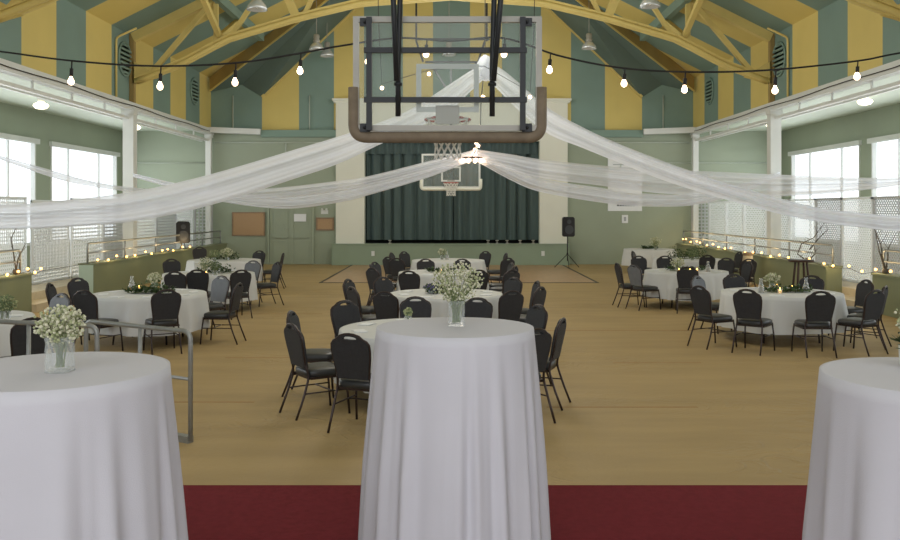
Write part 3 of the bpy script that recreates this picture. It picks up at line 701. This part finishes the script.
# ------------------------------------------------------------------ chair
def make_chair(name, label, backm):
    t = thing(name, label, 'chair')
    # seat cushion
    bm = B(); n = 28; rings = []
    def sup(a, w, d):
        c_, s_ = math.cos(a), math.sin(a); e = 4.5
        return (w*abs(c_)**(2/e)*(1 if c_ >= 0 else -1), d*abs(s_)**(2/e)*(1 if s_ >= 0 else -1))
    for (k, z) in ((.9, .405), (.98, .41), (1, .43), (1, .455), (.95, .475), (.8, .485), (.4, .492)):
        rings.append([bm.verts.new((*[c*k for c in sup(2*PI*i/n, .225, .215)], z)) for i in range(n)])
    for a, b_ in zip(rings, rings[1:]):
        for i in range(n): bm.faces.new((a[i], a[(i+1) % n], b_[(i+1) % n], b_[i])).smooth = True
    bm.faces.new(rings[0][::-1]); bm.faces.new(rings[-1]).smooth = True
    for v in bm.verts:
        if v.co.y < 0: v.co.x *= 1+.12*v.co.y/.215
    obj('seat', bm, M['vinyl'], t)
    # crown back with a handle slot (outer loop and slot loop bridged)
    half = [(.165, .50), (.178, .60), (.195, .70), (.203, .78), (.198, .835), (.175, .865), (.135, .885), (.10, .915), (.05, .93), (0, .935)]
    outer = half+[(-x, z) for x, z in half[::-1][1:]]
    def yb(z): return -.225-(z-.5)*.2
    no = len(outer)
    slot = []
    cx, cz_ = 0, .886
    for (x, z) in outer:
        a = math.atan2(z-cz_, x)
        slot.append(None)
    # build with polar strips around slot: sample outer by angle index
    for i, (x, z) in enumerate(outer):
        f = i/(no-1)  # 0 right bottom .. 1 left bottom
        a = -PI/2+.001+f*2*PI*.9995
        slot[i] = (.078*math.cos(a), cz_+(.006 if math.sin(a) < 0 else .026)*math.sin(a))
    bm = B()
    def layer(pts, y_off, sc=1.0):
        return [bm.verts.new((x*sc, yb(z)+y_off, z)) for x, z in pts]
    inner = [(x*.97, .5+(z-.5)*.985) for x, z in outer]
    O0 = layer(outer, 0); F0 = layer(inner, .028); Bk = layer(inner, -.018); S1 = layer(slot, .028); S2 = layer(slot, -.018)
    def strip(A, B_):
        for i in range(no-1): bm.faces.new((A[i], A[i+1], B_[i+1], B_[i])).smooth = False
    strip(O0, F0); strip(O0, Bk); strip(S1, S2); strip(F0, S1); strip(Bk, S2)
    # bottom closure
    for A in (F0, Bk): pass
    bm.faces.new((O0[0], F0[0], F0[-1], O0[-1])); bm.faces.new((O0[0], Bk[0], Bk[-1], O0[-1]))
    sl = (S1, F0), (S2, Bk)
    for S_, Q in sl: bm.faces.new((Q[0], S_[0], S_[-1], Q[-1]))
    obj('backrest', bm, backm, t)
    for s in (-1, 1):
        bm = B(); tube(bm, [(s*.2, .19, .42), (s*.215, .215, .22), (s*.22, .235, 0)], .0125, 8); obj('leg', bm, M['bronze'], t)
        bm = B(); tube(bm, roundpath([(s*.168, yb(.56)-.004, .56), (s*.185, -.2, .42), (s*.2, -.27, .2), (s*.205, -.35, 0)], .06, 4), .0125, 8); obj('leg', bm, M['bronze'], t)
        bm = B(); tube(bm, [(s*.212, .212, .25), (s*.199, -.25, .25)], .008, 6); obj('stretcher', bm, M['bronze'], t)
    bm = B(); tube(bm, [(s_x, .05-.1*abs(math.sin(PI*i/8)) if 0 else .05, .25) for i, s_x in enumerate([-.205+.41*k/8 for k in range(9)])], .008, 6); obj('stretcher', bm, M['bronze'], t)
    bm = B(); tube(bm, [(x*1.01, yb(z)-.004, z) for x, z in outer], .0115, 6); obj('back_frame', bm, M['bronze'], t)
    bm = B()
    box(bm, -.2, .2, .17, .2, .385, .41); box(bm, -.19, .19, -.2, -.17, .385, .41)
    box(bm, -.21, -.185, -.19, .19, .385, .41); box(bm, .185, .21, -.19, .19, .385, .41); obj('seat_frame', bm, M['bronze'], t)
    return t
chairA = make_chair('banquet_chair', '', M['fabric']); usedA = []
chairP = make_chair('banquet_chair', '', M['glarefab']); usedP = []

def cloth_mesh(r, z0, z1, flare, folds, amp, seed, corner=.03, n=260, m=26):
    rr = random.Random(seed); ph = [rr.uniform(0, 6.28) for _ in range(6)]
    bm = B(); rings = []
    ctr = bm.verts.new((0, 0, z0))
    for k in (.3, .6, .85, .97): rings.append([bm.verts.new((r*k*math.cos(2*PI*i/n), r*k*math.sin(2*PI*i/n), z0)) for i in range(n)])
    for j in range(m+1):
        t = j/m; row = []
        for i in range(n):
            a = 2*PI*i/n
            w = a+.10*math.sin(3*a+ph[3])+.06*math.sin(7*a+ph[4])+.03*t*math.sin(5*a+ph[5])
            f = math.sin(folds*w+ph[0]); f = (abs(f)**.8)*(1 if f > 0 else -1)
            f2 = math.sin((folds*1.7//1)*w+ph[1]+t*.8)
            g = min(1, t*1.6)**1.1
            rad = r+flare*t**.85+amp*g*(f*.75+f2*.35)+amp*.35*g*g*math.sin(a*2+ph[2])
            z = z0-.012*(1-math.exp(-t*30))-(z0-z1)*t
            if t == 1: z += .012*math.sin(4*a+ph[2])
            row.append(bm.verts.new((rad*math.cos(a), rad*math.sin(a), z)))
        rings.append(row)
    for i in range(n): bm.faces.new((ctr, rings[0][i], rings[0][(i+1) % n])).smooth = False
    for a, b_ in zip(rings, rings[1:]):
        for i in range(n): bm.faces.new((a[i], b_[i], b_[(i+1) % n], a[(i+1) % n])).smooth = True
    return bm

def make_round_table(name, label, loc, r, h, cat='table'):
    t = thing(name, label, cat, loc)
    bm = B(); lathe(bm, [(r-.01, h-.03), (r, h-.02), (r, h-.008), (r-.01, h)], 40); obj('tabletop', bm, M['darkwood'], t)
    if r > .5:
        for a in range(4):
            an = PI/4+a*PI/2; c_, s_ = math.cos(an), math.sin(an)
            bm = B(); tube(bm, [(c_*r*.6, s_*r*.6, h-.03), (c_*r*.68, s_*r*.68, 0)], .016, 8); obj('leg', bm, M['bronze'], t)
    else:
        bm = B(); tube(bm, [(0,0,.03), (0,0,h-.03)], .035, 12); obj('pole', bm, M['steel'], t)
        bm = B(); lathe(bm, [(.27, 0), (.27, .012), (.05, .03)], 24); obj('base', bm, M['steel'], t)
    return t

# cocktail tables on the platform
CT = [(0.015, 4.32, 'centre', 'nearest the middle of the hall'), (-1.435, 3.17, 'left', 'at the left edge'), (1.69, 3.05, 'right', 'at the right edge')]
for i, (x, y, nm, l2) in enumerate(CT):
    make_round_table('cocktail_table', 'tall round cocktail table under the %s white cloth on the red carpet' % nm, (x, y, .45), .375, 1.055)
    o = obj('tablecloth', cloth_mesh(.385 if i != 1 else .4, 1.52-.45+.002, .05, .072 if i != 1 else .085, 19 if i == 0 else 17, .02, 11+i), M['cloth'], loc=(x, y, .45))
    tag(o, 'floor length white cloth on the tall %s cocktail table' % nm, 'tablecloth')

# dining tables
TB = {
 'T1': (-.29, 9.9, 'first table of the centre column', .97),
 'T2': (-.10, 14.0, 'second table of the centre column', .9),
 'T3': (-.2, 18.7, 'third table of the centre column', .93),
 'T4': (-.1, 23.1, 'farthest table of the centre column', .95),
 'R1': (5.31, 14.2, 'nearest table of the right column', .93),
 'R2': (5.08, 19.1, 'second table of the right column', .88),
 'R3': (6.35, 23.7, 'third table of the right side', .9),
 'R4': (6.62, 29.5, 'farthest table of the right side', .85),
 'L1': (-6.15, 10.8, 'nearest table of the left column', .93),
 'L2': (-4.82, 14.0, 'second table of the left column', .88),
 'L3': (-5.08, 18.4, 'third table of the left column', .93),
 'L4': (-6.0, 23.2, 'farthest table of the left column', .93)}
for k, (x, y, ph, r) in TB.items():
    make_round_table('round_table', 'round folding banquet table beneath a white cloth, %s' % ph, (x, y, 0), r-.02, .745)
    o = obj('tablecloth', cloth_mesh(r, .758, .22, .06, 17, .035, hash(k[0])%7*0+ord(k[0])+ord(k[1]), n=180, m=12), M['cloth2'], loc=(x, y, 0), )
    tag(o, 'white cloth draped over the %s' % ph, 'tablecloth')

CH = {
 'T1': [(350,334),(292,324),(291,311),(343,301),(415,297),(478,298),(535,305),(555,318),(538,329)],
 'T2': [(385,292),(513,291),(352,287),(350,279),(541,287),(530,281),(390,278),(493,279)],
 'T3': [(408,271),(372,268),(390,264),(374,262),(505,270),(515,266),(483,270),(496,263),(425,259),(462,259)],
 'T4': [(395,258),(389,257),(407,252),(508,258),(499,253),(425,253),(472,252)],
 'R1': [(748,289.5),(820.5,291.5),(699.5,286),(698,276,1),(852,280),(876,290),(882,286),(745,276),(805,277)],
 'R2': [(621,263.5),(634,264.5,1),(687.5,267),(639,256),(665,256),(727,258),(735,262)],
 'R3': [(654,251.5),(714,252),(696,253.5),(744,259)],
 'L1': [(33,318),(25,297,1)],
 'L2': [(93,289.5),(162,288),(218,283),(222,276,1),(78,278),(49,283.5)],
 'L3': [(182,271),(193,270),(241,270),(278,262),(251,261,1),(172,259)],
 'L4': [(271,253),(241,252),(199,247)]}
names8 = ['near side', 'near right', 'right side', 'far right', 'far side', 'far left', 'left side', 'near left']
CHPOS = []
for k, lst in CH.items():
    tx, ty, ph, r = TB[k]; rec = []
    for e in lst:
        Y = F*(EYE-.935)/(e[1]-VY); X = (e[0]-VX)*Y/F           # where the top of the back is
        d = Vector((tx-X, ty-Y)); dist = d.length; u = d/dist
        # back top lies .31 behind the seat centre; keep seat front off the cloth interior
        cx, cy = X+u.x*.31, Y+u.y*.31
        rem = (Vector((tx, ty))-Vector((cx, cy))).length
        mg = .28 if k == 'T1' else .3
        if rem < r+mg: cx, cy = tx-u.x*(r+mg), ty-u.y*(r+mg)
        rec.append([cx, cy, math.atan2(-u.x, u.y), len(e) > 2])
    # keep neighbours apart
    for _ in range(80):
        for i in range(len(rec)):
            for (qx, qy, qr) in [(a[0], a[1], 0) for j, a in enumerate(rec) if j != i]+[(c_[0], c_[1], 0) for c_ in CHPOS]:
                dx, dy = rec[i][0]-qx, rec[i][1]-qy; dd = math.hypot(dx, dy)
                if 0 < dd < .56:
                    m_ = (.56-dd)*.4; rec[i][0] += dx/dd*m_; rec[i][1] += dy/dd*m_
            v_ = Vector((rec[i][0]-tx, rec[i][1]-ty))
            if v_.length < r+mg: v_ = v_.normalized()*(r+mg); rec[i][0] = tx+v_.x; rec[i][1] = ty+v_.y
    sect = {}
    for a in rec: a[2] = math.atan2(-(tx-a[0]), ty-a[1])
    for a in rec:
        ang = math.degrees(math.atan2(a[0]-tx, -(a[1]-ty))) % 360
        sect.setdefault(int(((ang+22.5) % 360)//45), []).append(a)
    for sc_, items in sect.items():
        items.sort(key=lambda a: a[1])
        for q, a in enumerate(items):
            nm = names8[sc_]
            if len(items) > 1: nm += ', ' + (['nearer one', 'farther one'] if len(items) == 2 else ['nearest', 'middle', 'farthest', 'last'])[q]
            lab = '%s banquet chair at the %s, %s' % ('glare-painted black' if a[3] else 'black padded', ph, nm)
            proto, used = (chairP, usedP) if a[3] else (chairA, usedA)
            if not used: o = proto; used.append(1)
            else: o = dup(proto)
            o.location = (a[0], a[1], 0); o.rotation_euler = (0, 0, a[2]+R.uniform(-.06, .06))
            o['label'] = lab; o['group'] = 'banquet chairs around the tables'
            CHPOS.append(a)

# ------------------------------------------------------------------ table decor
def bouquet(t, cx, cy, z, w, h, nb, r, mats, seed, stems=True, zbase=None):
    rr = random.Random(seed); bm = B()
    heads = []
    for _ in range(nb):
        while True:
            p = Vector((rr.uniform(-1, 1), rr.uniform(-1, 1), rr.uniform(-1, 1)))
            if p.length < 1 and p.length > .25: break
        p = Vector((cx+p.x*w*(1+.15*rr.uniform(-1, 1)), cy+p.y*w, z+p.z*h)); heads.append(p)
        s = r*rr.uniform(.6, 1.3)
        g = bmesh.ops.create_icosphere(bm, subdivisions=1, radius=s, matrix=Matrix.Translation(p))
        mi = 1 if rr.random() < .4 else 0
        for v in g['verts']:
            for f in v.link_faces: f.material_index = mi
    obj('blossoms', bm, mats, t)
    if stems:
        bm = B(); zb = zbase
        for p in heads[::max(1, nb//45)]:
            q = Vector((cx+rr.uniform(-1, 1)*w*.16, cy+rr.uniform(-1, 1)*w*.16, zb))
            mid = Vector((cx+(p.x-cx)*.3, cy+(p.y-cy)*.3, z-h*.6)); tube(bm, arc(q, mid, p, 4), .0016*(w/.12), 4, cap=False)
        obj('stems', bm, M['stemgreen'], t)
def vase_square(t, w, h, n=28):
    bm = B(); prof = [(1, 0), (1.0, .2), (.94, .4), (1.0, .6), (.94, .8), (1.03, 1.0)]
    rings = []
    for inner in (0, 1):
        seq = prof if not inner else prof[::-1]
        for (k, zz) in seq:
            row = []
            ww = w*k-(.005 if inner else 0); zq = max(zz*h, .012) if inner else zz*h
            for i in range(n):
                a = 2*PI*i/n; c_, s_ = math.cos(a), math.sin(a); e = 5
                row.append(bm.verts.new((ww*abs(c_)**(2/e)*(1 if c_ >= 0 else -1), ww*abs(s_)**(2/e)*(1 if s_ >= 0 else -1), zq)))
            rings.append(row)
    for a, b_ in zip(rings, rings[1:]):
        for i in range(n): bm.faces.new((a[i], a[(i+1) % n], b_[(i+1) % n], b_[i])).smooth = True
    bm.faces.new(rings[0][::-1]); bm.faces.new(rings[-1])
    obj('glass', bm, M['glass'], t)
ztop_c = 1.523
def bigvase(x, y, lab, w, h, bw, bh, nb, seed, cz_):
    t = thing('flower_vase', lab, 'vase', (x, y, ztop_c))
    vase_square(t, w, h); bouquet(t, 0, 0, cz_, bw, bh, nb, .0055, [M['bloom'], M['bloomgreen']], seed, zbase=.015)
bigvase(at(456.5, 326, 4.36).x, 4.36, "square glass vase of white baby's breath on the centre cocktail table", .042, .125, .125, .1, 650, 5, .215)
bigvase(at(60, 372, 3.13).x, 3.13, "square glass vase of white baby's breath on the left cocktail table", .043, .125, .086, .07, 620, 6, .165)
x_r = at(905, 345, 3.25).x
t = thing('flower_vase', 'white vase of leafy greenery cut off at the right edge on the cocktail table', 'vase', (x_r, 3.2, ztop_c))
bm = B(); lathe(bm, [(.03, 0), (.042, .01), (.045, .08), (.04, .08), (.036, .02)], 20); obj('pot', bm, M['white'], t)
bouquet(t, 0, 0, .17, .055, .07, 160, .005, [M['bloom'], M['bloomgreen']], 8, zbase=.03)
def leaves(t, cx, cy, z, rx, ry, rz, n, ls, m, seed):
    rr = random.Random(seed); bm = B()
    for _ in range(n):
        a = rr.uniform(0, 2*PI); q = math.sqrt(rr.random()); p = Vector((cx+rx*q*math.cos(a), cy+ry*q*math.sin(a), z+rz*abs(rr.gauss(0, .5))))
        d = Vector((rr.uniform(-1, 1), rr.uniform(-1, 1), rr.uniform(-.1, .9))).normalized(); s_ = d.cross(Vector((0, 0, 1))).normalized()*ls*.35
        a0 = bm.verts.new(p); a1 = bm.verts.new(p+d*ls*.5+s_); a2 = bm.verts.new(p+d*ls); a3 = bm.verts.new(p+d*ls*.5-s_)
        bm.faces.new((a0, a1, a2, a3))
    return obj('leaves', bm, m, t, recalc=False)
leaves(t, 0, 0, .07, .05, .05, .06, 120, .035, M['leaf'], 3)

def make_carafe():
    t = thing('glass_carafe', '', 'carafe')
    bm = B(); lathe(bm, [(.045, 0), (.05, .02), (.052, .08), (.03, .15), (.02, .19), (.028, .23), (.023, .23), (.016, .19), (.025, .15), (.046, .08), (.044, .01)], 16); obj('glass', bm, M['glass'], t)
    bm = B(); lathe(bm, [(.04, .015), (.043, .07), (.038, .1)], 16); obj('water', bm, M['alu'], t)
    return t
def make_votive():
    t = thing('votive_candle', '', 'candle')
    bm = B(); lathe(bm, [(.03, 0), (.036, .07), (.033, .07), (.028, .006)], 14); obj('glass', bm, M['glass'], t)
    bm = B(); lathe(bm, [(.026, .007), (.028, .045)], 14); wx = obj('wax', bm, M['candle'], t)
    bm = B(); lathe(bm, [(.001, .045), (.012, .06), (.009, .075), (.001, .095)], 8); obj('flame', bm, M['flame'], wx)
    return t
PR = {'carafe': [make_carafe(), 0], 'votive': [make_votive(), 0]}
def place(kind, x, y, z, label, group=None):
    p = PR[kind]; o = p[0] if not p[1] else dup(p[0]); p[1] += 1
    o.location = (x, y, z); o['label'] = label
    if group: o['group'] = group
    elif 'group' in o: del o['group']
    return o
ZT = .76
def garland(k, rx, ry, seed, m='leaf', n=260, cx=0, cy=0, rz=.07):
    tx, ty, ph, r = TB[k]
    t = thing('greenery_garland', 'leafy green garland laid in the middle of the %s' % ph, 'garland', (tx+cx, ty+cy, ZT))
    leaves(t, 0, 0, .005, rx, ry, rz, n, .07, M[m], seed)
    bm = B(); rr = random.Random(seed)
    for _ in range(10): tube(bm, [(rr.uniform(-rx, rx)*.9, rr.uniform(-ry, ry), .01), (rr.uniform(-rx, rx)*.9, rr.uniform(-ry, ry), .03)], .004, 4)
    obj('stems', bm, M['stemgreen'], t); return t
def onT(px, py):
    Y = F*(EYE-ZT)/(py-VY); p = Vector(((px-VX)*Y/F, Y))
    tx, ty, _, r = min(TB.values(), key=lambda q: (Vector((q[0], q[1]))-p).length); c_ = Vector((tx, ty))
    if (p-c_).length > r-.16: p = c_+(p-c_).normalized()*(r-.16)
    return p.x, p.y
def smallflowers(k, px, py, w, h, seed, lab, vh=.12, mats=None):
    # px,py of vase foot on the table plane
    X, Y = onT(px, py)
    t = thing('flower_vase', lab, 'vase', (X, Y, ZT))
    bm = B(); lathe(bm, [(.03, 0), (.045, .03), (.05, vh*.6), (.035, vh), (.031, vh), (.044, vh*.6), (.03, .01)], 14); obj('glass', bm, M['glass'], t)
    bouquet(t, 0, 0, vh+h*.8, w, h, 170, .012, mats or [M['bloom'], M['bloomgreen']], seed, zbase=.02)
garland('R1', .42, .14, 1, cx=.1); garland('R2', .45, .14, 2); garland('R3', .55, .25, 3, rz=.28, n=420); garland('L2', .4, .15, 4, n=360, rz=.10); garland('L3', .4, .15, 5, cx=.15, rz=.13); garland('L4', .4, .15, 6, rz=.2); garland('T3', .3, .1, 7, cx=-.05); garland('T2', .2, .1, 8, cx=-.1); garland('R4', .3, .12, 9)
smallflowers('R1', 772, 290, .13, .10, 21, "baby's breath in a glass vase on the nearest right table")
smallflowers('R2', 678, 272, .16, .11, 22, "white flowers in a glass vase on the second right table")
smallflowers('R4', 656, 250, .2, .16, 23, "white flowers on the farthest right table", vh=.15)
smallflowers('R3', 697, 262, .18, .14, 29, "leafy dark centrepiece on the third right table", vh=.1, mats=[M['leaf'], M['leaf2']])
smallflowers('L2', 157, 287, .12, .09, 24, "baby's breath in a glass vase on the second left table")
smallflowers('L3', 205, 275, .16, .14, 25, "white flowers with leaves on the third left table", mats=[M['bloom'], M['leaf2']])
smallflowers('L3', 216, 276, .14, .11, 26, "low green bouquet right of the white flowers on the third left table", mats=[M['leaf2'], M['leaf']])
smallflowers('L4', 227, 261, .17, .12, 27, "white flowers on the farthest left table")
smallflowers('L4', 212, 262, .15, .10, 28, "green bouquet left of the white flowers on the farthest left table", mats=[M['leaf2'], M['bloomgreen']])
smallflowers('L1', 38, 322, .10, .09, 30, "loose green stems in a glass on the nearest left table, left bunch", mats=[M['leaf2'], M['bloomgreen']])
smallflowers('L1', 64, 321, .11, .10, 31, "leafy green bunch on the nearest left table, right bunch", mats=[M['leaf2'], M['bloomgreen']])
smallflowers('T1', 408, 324, .05, .05, 32, "small sprig in a bud vase on the first centre table", vh=.1, mats=[M['bloomgreen'], M['leaf2']])
smallflowers('T2', 431, 294, .12, .07, 33, "low purple flower arrangement on the second centre table", vh=.05, mats=[M['purple'], M['leaf']])
smallflowers('T4', 442, 259.5, .13, .1, 34, "pale flower arrangement on the farthest centre table", vh=.12, mats=[M['bloom'], M['leaf2']])
for px, py, l in ((761, 293, 'left of the flowers on the nearest right table'), (806, 292, 'right end of the nearest right table garland'), (126, 289, 'on the second left table beside a candle'), (708, 272, 'on the second right table'), (447, 259.5, 'on the farthest centre table')):
    x, y = onT(px, py); place('carafe', x, y, ZT, 'clear glass carafe %s' % l)
for px, py, l in ((780, 293.5, 'nearest right table, front of the garland'), (777, 290, 'nearest right table, beside the flowers'), (792, 291, 'nearest right table, right of the flowers'), (690, 273, 'second right table, left one'), (697, 272.5, 'second right table, right one'), (677, 273.5, 'second right table, by the vase'), (139, 291, 'second left table, in the greenery'), (117, 288, 'second left table, left of the carafe'), (441, 273, 'third centre table'), (205, 277, 'third left table')):
    x, y = onT(px, py); place('votive', x, y, ZT+.002, 'small lit votive candle on the %s' % l)
# napkins / menu sheets
bm = B(); box(bm, -.11, .11, -.07, .07, 0, .006); box(bm, -.10, .10, -.06, .075, .006, .01); nap = obj('folded_napkin', bm, M['paper'], bevel=.002); nu = 0
for k in ('T1', 'T2', 'T3', 'R1', 'R2', 'L1', 'L2', 'L3'):
    tx, ty, ph, r = TB[k]
    for a in range(8):
        an = a*PI/4+.35; o = nap if nu == 0 else nap.copy()
        if nu: C.objects.link(o)
        nu += 1; o.location = (tx+(r-.2)*math.cos(an), ty+(r-.2)*math.sin(an), ZT); o.rotation_euler = (0, 0, an+PI/2)
        tag(o, 'white folded napkin near the rim of the %s' % ph, 'napkin', 'napkins on the %s' % ph)
x, y = onT(188, 271); bm = B(); poly(bm, [(-.1, -.06, 0), (.1, -.06, 0), (.08, 0, .22), (-.08, 0, .22)]); poly(bm, [(-.1, .06, 0), (.1, .06, 0), (.08, 0, .22), (-.08, 0, .22)])
tag(obj('tent_card', bm, M['paper'], loc=(x, y, ZT)), 'white tent card standing on the third left table', 'card')

# ------------------------------------------------------------------ speakers
def speaker(loc, rz, lab, labs, ph):
    x, y, z = loc
    st = thing('speaker_stand', labs, 'speaker stand', (x, y, ph)); H = z-ph
    bm = B(); tube(bm, [(0,0,.25), (0,0,H)], .02, 8); obj('pole', bm, M['plastic'], st)
    for a in range(3):
        an = a*2*PI/3+.5; bm = B(); tube(bm, [(0,0,.5), (.5*math.cos(an)*min(1, H), .5*math.sin(an)*min(1, H), .015)], .014, 6); obj('leg', bm, M['plastic'], st)
    bm = B(); tube(bm, [(0,0,.46), (0,0,.54)], .035, 8); obj('collar', bm, M['plastic'], st)
    t = thing('loudspeaker', lab, 'loudspeaker', loc, rz)
    bm = B()
    for i, (w, zz) in enumerate(((.19, 0), (.23, .06), (.23, .62), (.19, .7))): pass
    vs = []
    for (w, zz) in ((.18, 0), (.225, .05), (.225, .64), (.17, .7)):
        vs.append([bm.verts.new(p) for p in ((-w, -.18, zz), (w, -.18, zz), (w*.7, .18, zz), (-w*.7, .18, zz))])
    for a, b_ in zip(vs, vs[1:]):
        for i in range(4): bm.faces.new((a[i], a[(i+1) % 4], b_[(i+1) % 4], b_[i]))
    bm.faces.new(vs[0][::-1]); bm.faces.new(vs[-1]); obj('cabinet', bm, M['plastic'], t, bevel=.015)
    bm = B(); lathe(bm, [(.001, 0), (.1, .0), (.15, .03), (.16, .035)], 24); o = obj('woofer', bm, M['greydark'], t); o.rotation_euler = (PI/2, 0, 0); o.location = (0, -.185, .25)
    bm = B(); lathe(bm, [(.001, 0), (.05, .0), (.08, .03)], 16); o = obj('tweeter', bm, M['greydark'], t); o.rotation_euler = (PI/2, 0, 0); o.location = (0, -.185, .53)
speaker((at(567.5, 0, 31.3).x, 31.3, 1.1+.02), .15, 'black loudspeaker on a tripod right of the stage', 'black tripod stand holding the loudspeaker right of the stage', 0)
speaker((-8.72, 28.45, 1.0), .45, 'black loudspeaker above the left low wall by the lattice', 'black stand carrying the loudspeaker over the left low wall', .8)

# ------------------------------------------------------------------ galvanized ramp rails
def ramprail(pts_top, posts, lab, mid=True, foot=None):
    a = Vector(pts_top[0]); b_ = Vector(pts_top[1])
    t = thing('pipe_railing', lab, 'railing', (a.x, a.y, 0)); a0 = Vector((a.x, a.y, 0))
    H = a.z; A = a-a0; Bq = b_-a0
    bm = B(); tube(bm, roundpath([Vector((A.x, A.y, .02)), A, Bq, Vector((Bq.x, Bq.y, .02))], .09, 6), .022, 10); obj('hoop', bm, M['galv'], t)
    for f in posts:
        p = A.lerp(Bq, f); bm = B(); tube(bm, [(p.x, p.y, .02), (p.x, p.y, p.z)], .02, 8); obj('post', bm, M['galv'], t)
    bm = B(); tube(bm, [(A.x, A.y, A.z*.57), (Bq.x, Bq.y, Bq.z*.57)], .016, 8); obj('middle_rail', bm, M['galv'], t)
    bm = B(); bar(bm, (A.x, A.y, .03), (Bq.x, Bq.y, .03), .07, .06); obj('base_rail', bm, M['galv'], t)
def floorpt(px, pytop, h):
    Y = F*(EYE-h)/(pytop-VY); return ((px-VX)*Y/F, Y, h)
ramprail((floorpt(190.5, 331.5, 1.0), floorpt(86, 321, 1.0)), (.46,), 'grey pipe railing hoop beside the left cocktail table, nearer one')
ramprail((floorpt(97, 326, 1.03), floorpt(-60, 319, 1.03)), (.42,), 'grey pipe railing behind the nearer hoop, running off the left edge')

# ------------------------------------------------------------------ odds
t = thing('bar_table', 'small round dark wooden bar table by the right low wall', 'table', (7.26, 18.3, 0))
bm = B(); lathe(bm, [(.24, 1.0), (.26, 1.01), (.26, 1.04), (.24, 1.05)], 24); obj('tabletop', bm, M['darkwood'], t)
for a in range(4):
    an = PI/4+a*PI/2; bm = B(); bar(bm, (.12*math.cos(an), .12*math.sin(an), 1.0), (.22*math.cos(an), .22*math.sin(an), 0), .035, .035); obj('leg', bm, M['darkwood'], t)
bm = B(); tube(bm, [(.17*math.cos(a*PI/8), .17*math.sin(a*PI/8), .4) for a in range(16)], .012, 6, closed=True); obj('foot_ring', bm, M['darkwood'], t)
t = thing('lit_end_stand_in', 'slim tan cylinder standing in for a lit wall end by the right low wall', 'stand-in', (at(747.5, 0, 24.3).x, 24.3, 0))  # added cylinder, stands in for a lit wall end
bm = B(); lathe(bm, [(.12, 0), (.135, .02), (.14, .82), (.13, .82), (.12, .05)], 20); obj('body', bm, M['pine'], t)
bm = B(); lathe(bm, [(.145, .82), (.145, .86), (.1, .9)], 20); obj('rim', bm, M['wood'], t)
def twigs(px, pyb, s, lab, shape, Y):
    t = thing('bare_twigs', lab, 'decoration', (s*8.72, Y, .8))
    bm = B(); lathe(bm, [(.05, 0), (.07, .03), (.05, .1), (.045, .1)], 12); obj('holder', bm, M['twig'], t)
    rr = random.Random(int(px))
    for pts in shape:
        P = [Vector((dx, .03*i*rr.uniform(-1, 1), dz)) for i, (dx, dz) in enumerate(pts)]
        P2 = []
        for a_, b_ in zip(P, P[1:]): P2 += [a_.lerp(b_, k/3) for k in range(3)]
        P2.append(P[-1]); bm = B(); tube(bm, P2, [.018-.012*i/len(P2) for i in range(len(P2))], 5)
        for k in range(2, len(P2), 2):
            d = Vector((rr.uniform(-.12, .12), rr.uniform(-.1, .1), rr.uniform(.05, .2))); tube(bm, [P2[k], P2[k]+d], .004, 4)
        obj('branch', bm, M['twig'], t)
twigs(876, 265, 1, 'bare curved twigs standing on the right low wall, nearest the camera', [[(0, .05), (-.05, .3), (-.1, .6), (-.35, 1.1)], [(0, .05), (.05, .3), (.03, .5), (.15, .72)], [(0, .05), (-.12, .45), (-.2, .8)]], 17.7)
twigs(806, 250, 1, 'bare curved twigs on the right low wall past the step gap', [[(0, .02), (-.25, .2), (-.15, .45), (.15, .6), (.45, .95)], [(0, .02), (.2, .2), (.15, .4), (-.1, .45)], [(.05, .3), (.3, .6), (.5, .8)]], 21.6)
twigs(34, 265, -1, 'bare curved twigs standing on the left low wall end', [[(0, .05), (-.05, .4), (-.12, .7), (.0, 1.0)], [(0, .05), (.05, .3), (.2, .6)]], 17.6)
bm = B(); box(bm, -.15, .15, -.15, .15, 0, .05); bm.free()

# ------------------------------------------------------------------ light
w = bpy.data.worlds.new('World'); bpy.context.scene.world = w; w.use_nodes = True
w.node_tree.nodes['Background'].inputs[0].default_value = (.86, .93, 1, 1); w.node_tree.nodes['Background'].inputs[1].default_value = 1.0
def area(name, loc, rot, sx, sy, e, col=(1, 1, 1)):
    l = bpy.data.lights.new(name, 'AREA'); l.shape = 'RECTANGLE'; l.size = sx; l.size_y = sy; l.energy = e; l.color = col
    o = bpy.data.objects.new(name, l); C.objects.link(o); o.location = loc; o.rotation_euler = rot; return o
area('entry_fill', (0, -3.5, 4.5), (math.radians(82), 0, 0), 14, 6, 370, (1, .98, .96))  # added fill light behind the camera, no such source known
area('roof_fill_near', (0, 7, 9.0), (0, 0, 0), 10, 8, 150, (.98, .99, 1))  # added overhead fill out of view, no lamp hangs there
for s in (-1, 1):
    for yy in (11, 17.5, 23.6, 30):
        area('window_daylight', (s*12.35, yy, 2.7), (0, s*math.radians(90), 0), 2.8, 5, 95, (.93, .97, 1))
for yy in (14, 20, 27):
    l = bpy.data.lights.new('hall_fill', 'POINT'); l.energy = 330; l.shadow_soft_size = 1.2; l.color = (1, .96, .88)  # added fill points along the centre line, apart from the pendant lamps
    o = bpy.data.objects.new('hall_fill', l); C.objects.link(o); o.location = (0, yy, 6.8 if yy < 25 else 6.0)

cam = bpy.data.cameras.new('camera'); cam.sensor_width = 36; cam.lens = 36*F/900
cam.shift_x = -(VX-450)/900; cam.shift_y = -(270-VY)/900; cam.clip_end = 200
co = bpy.data.objects.new('camera', cam); C.objects.link(co); co.location = (0, 0, EYE); co.rotation_euler = (PI/2, 0, 0)
sc = bpy.context.scene; sc.camera = co
sc.view_settings.view_transform = 'Standard'; sc.view_settings.exposure = 0; sc.view_settings.gamma = 1.08
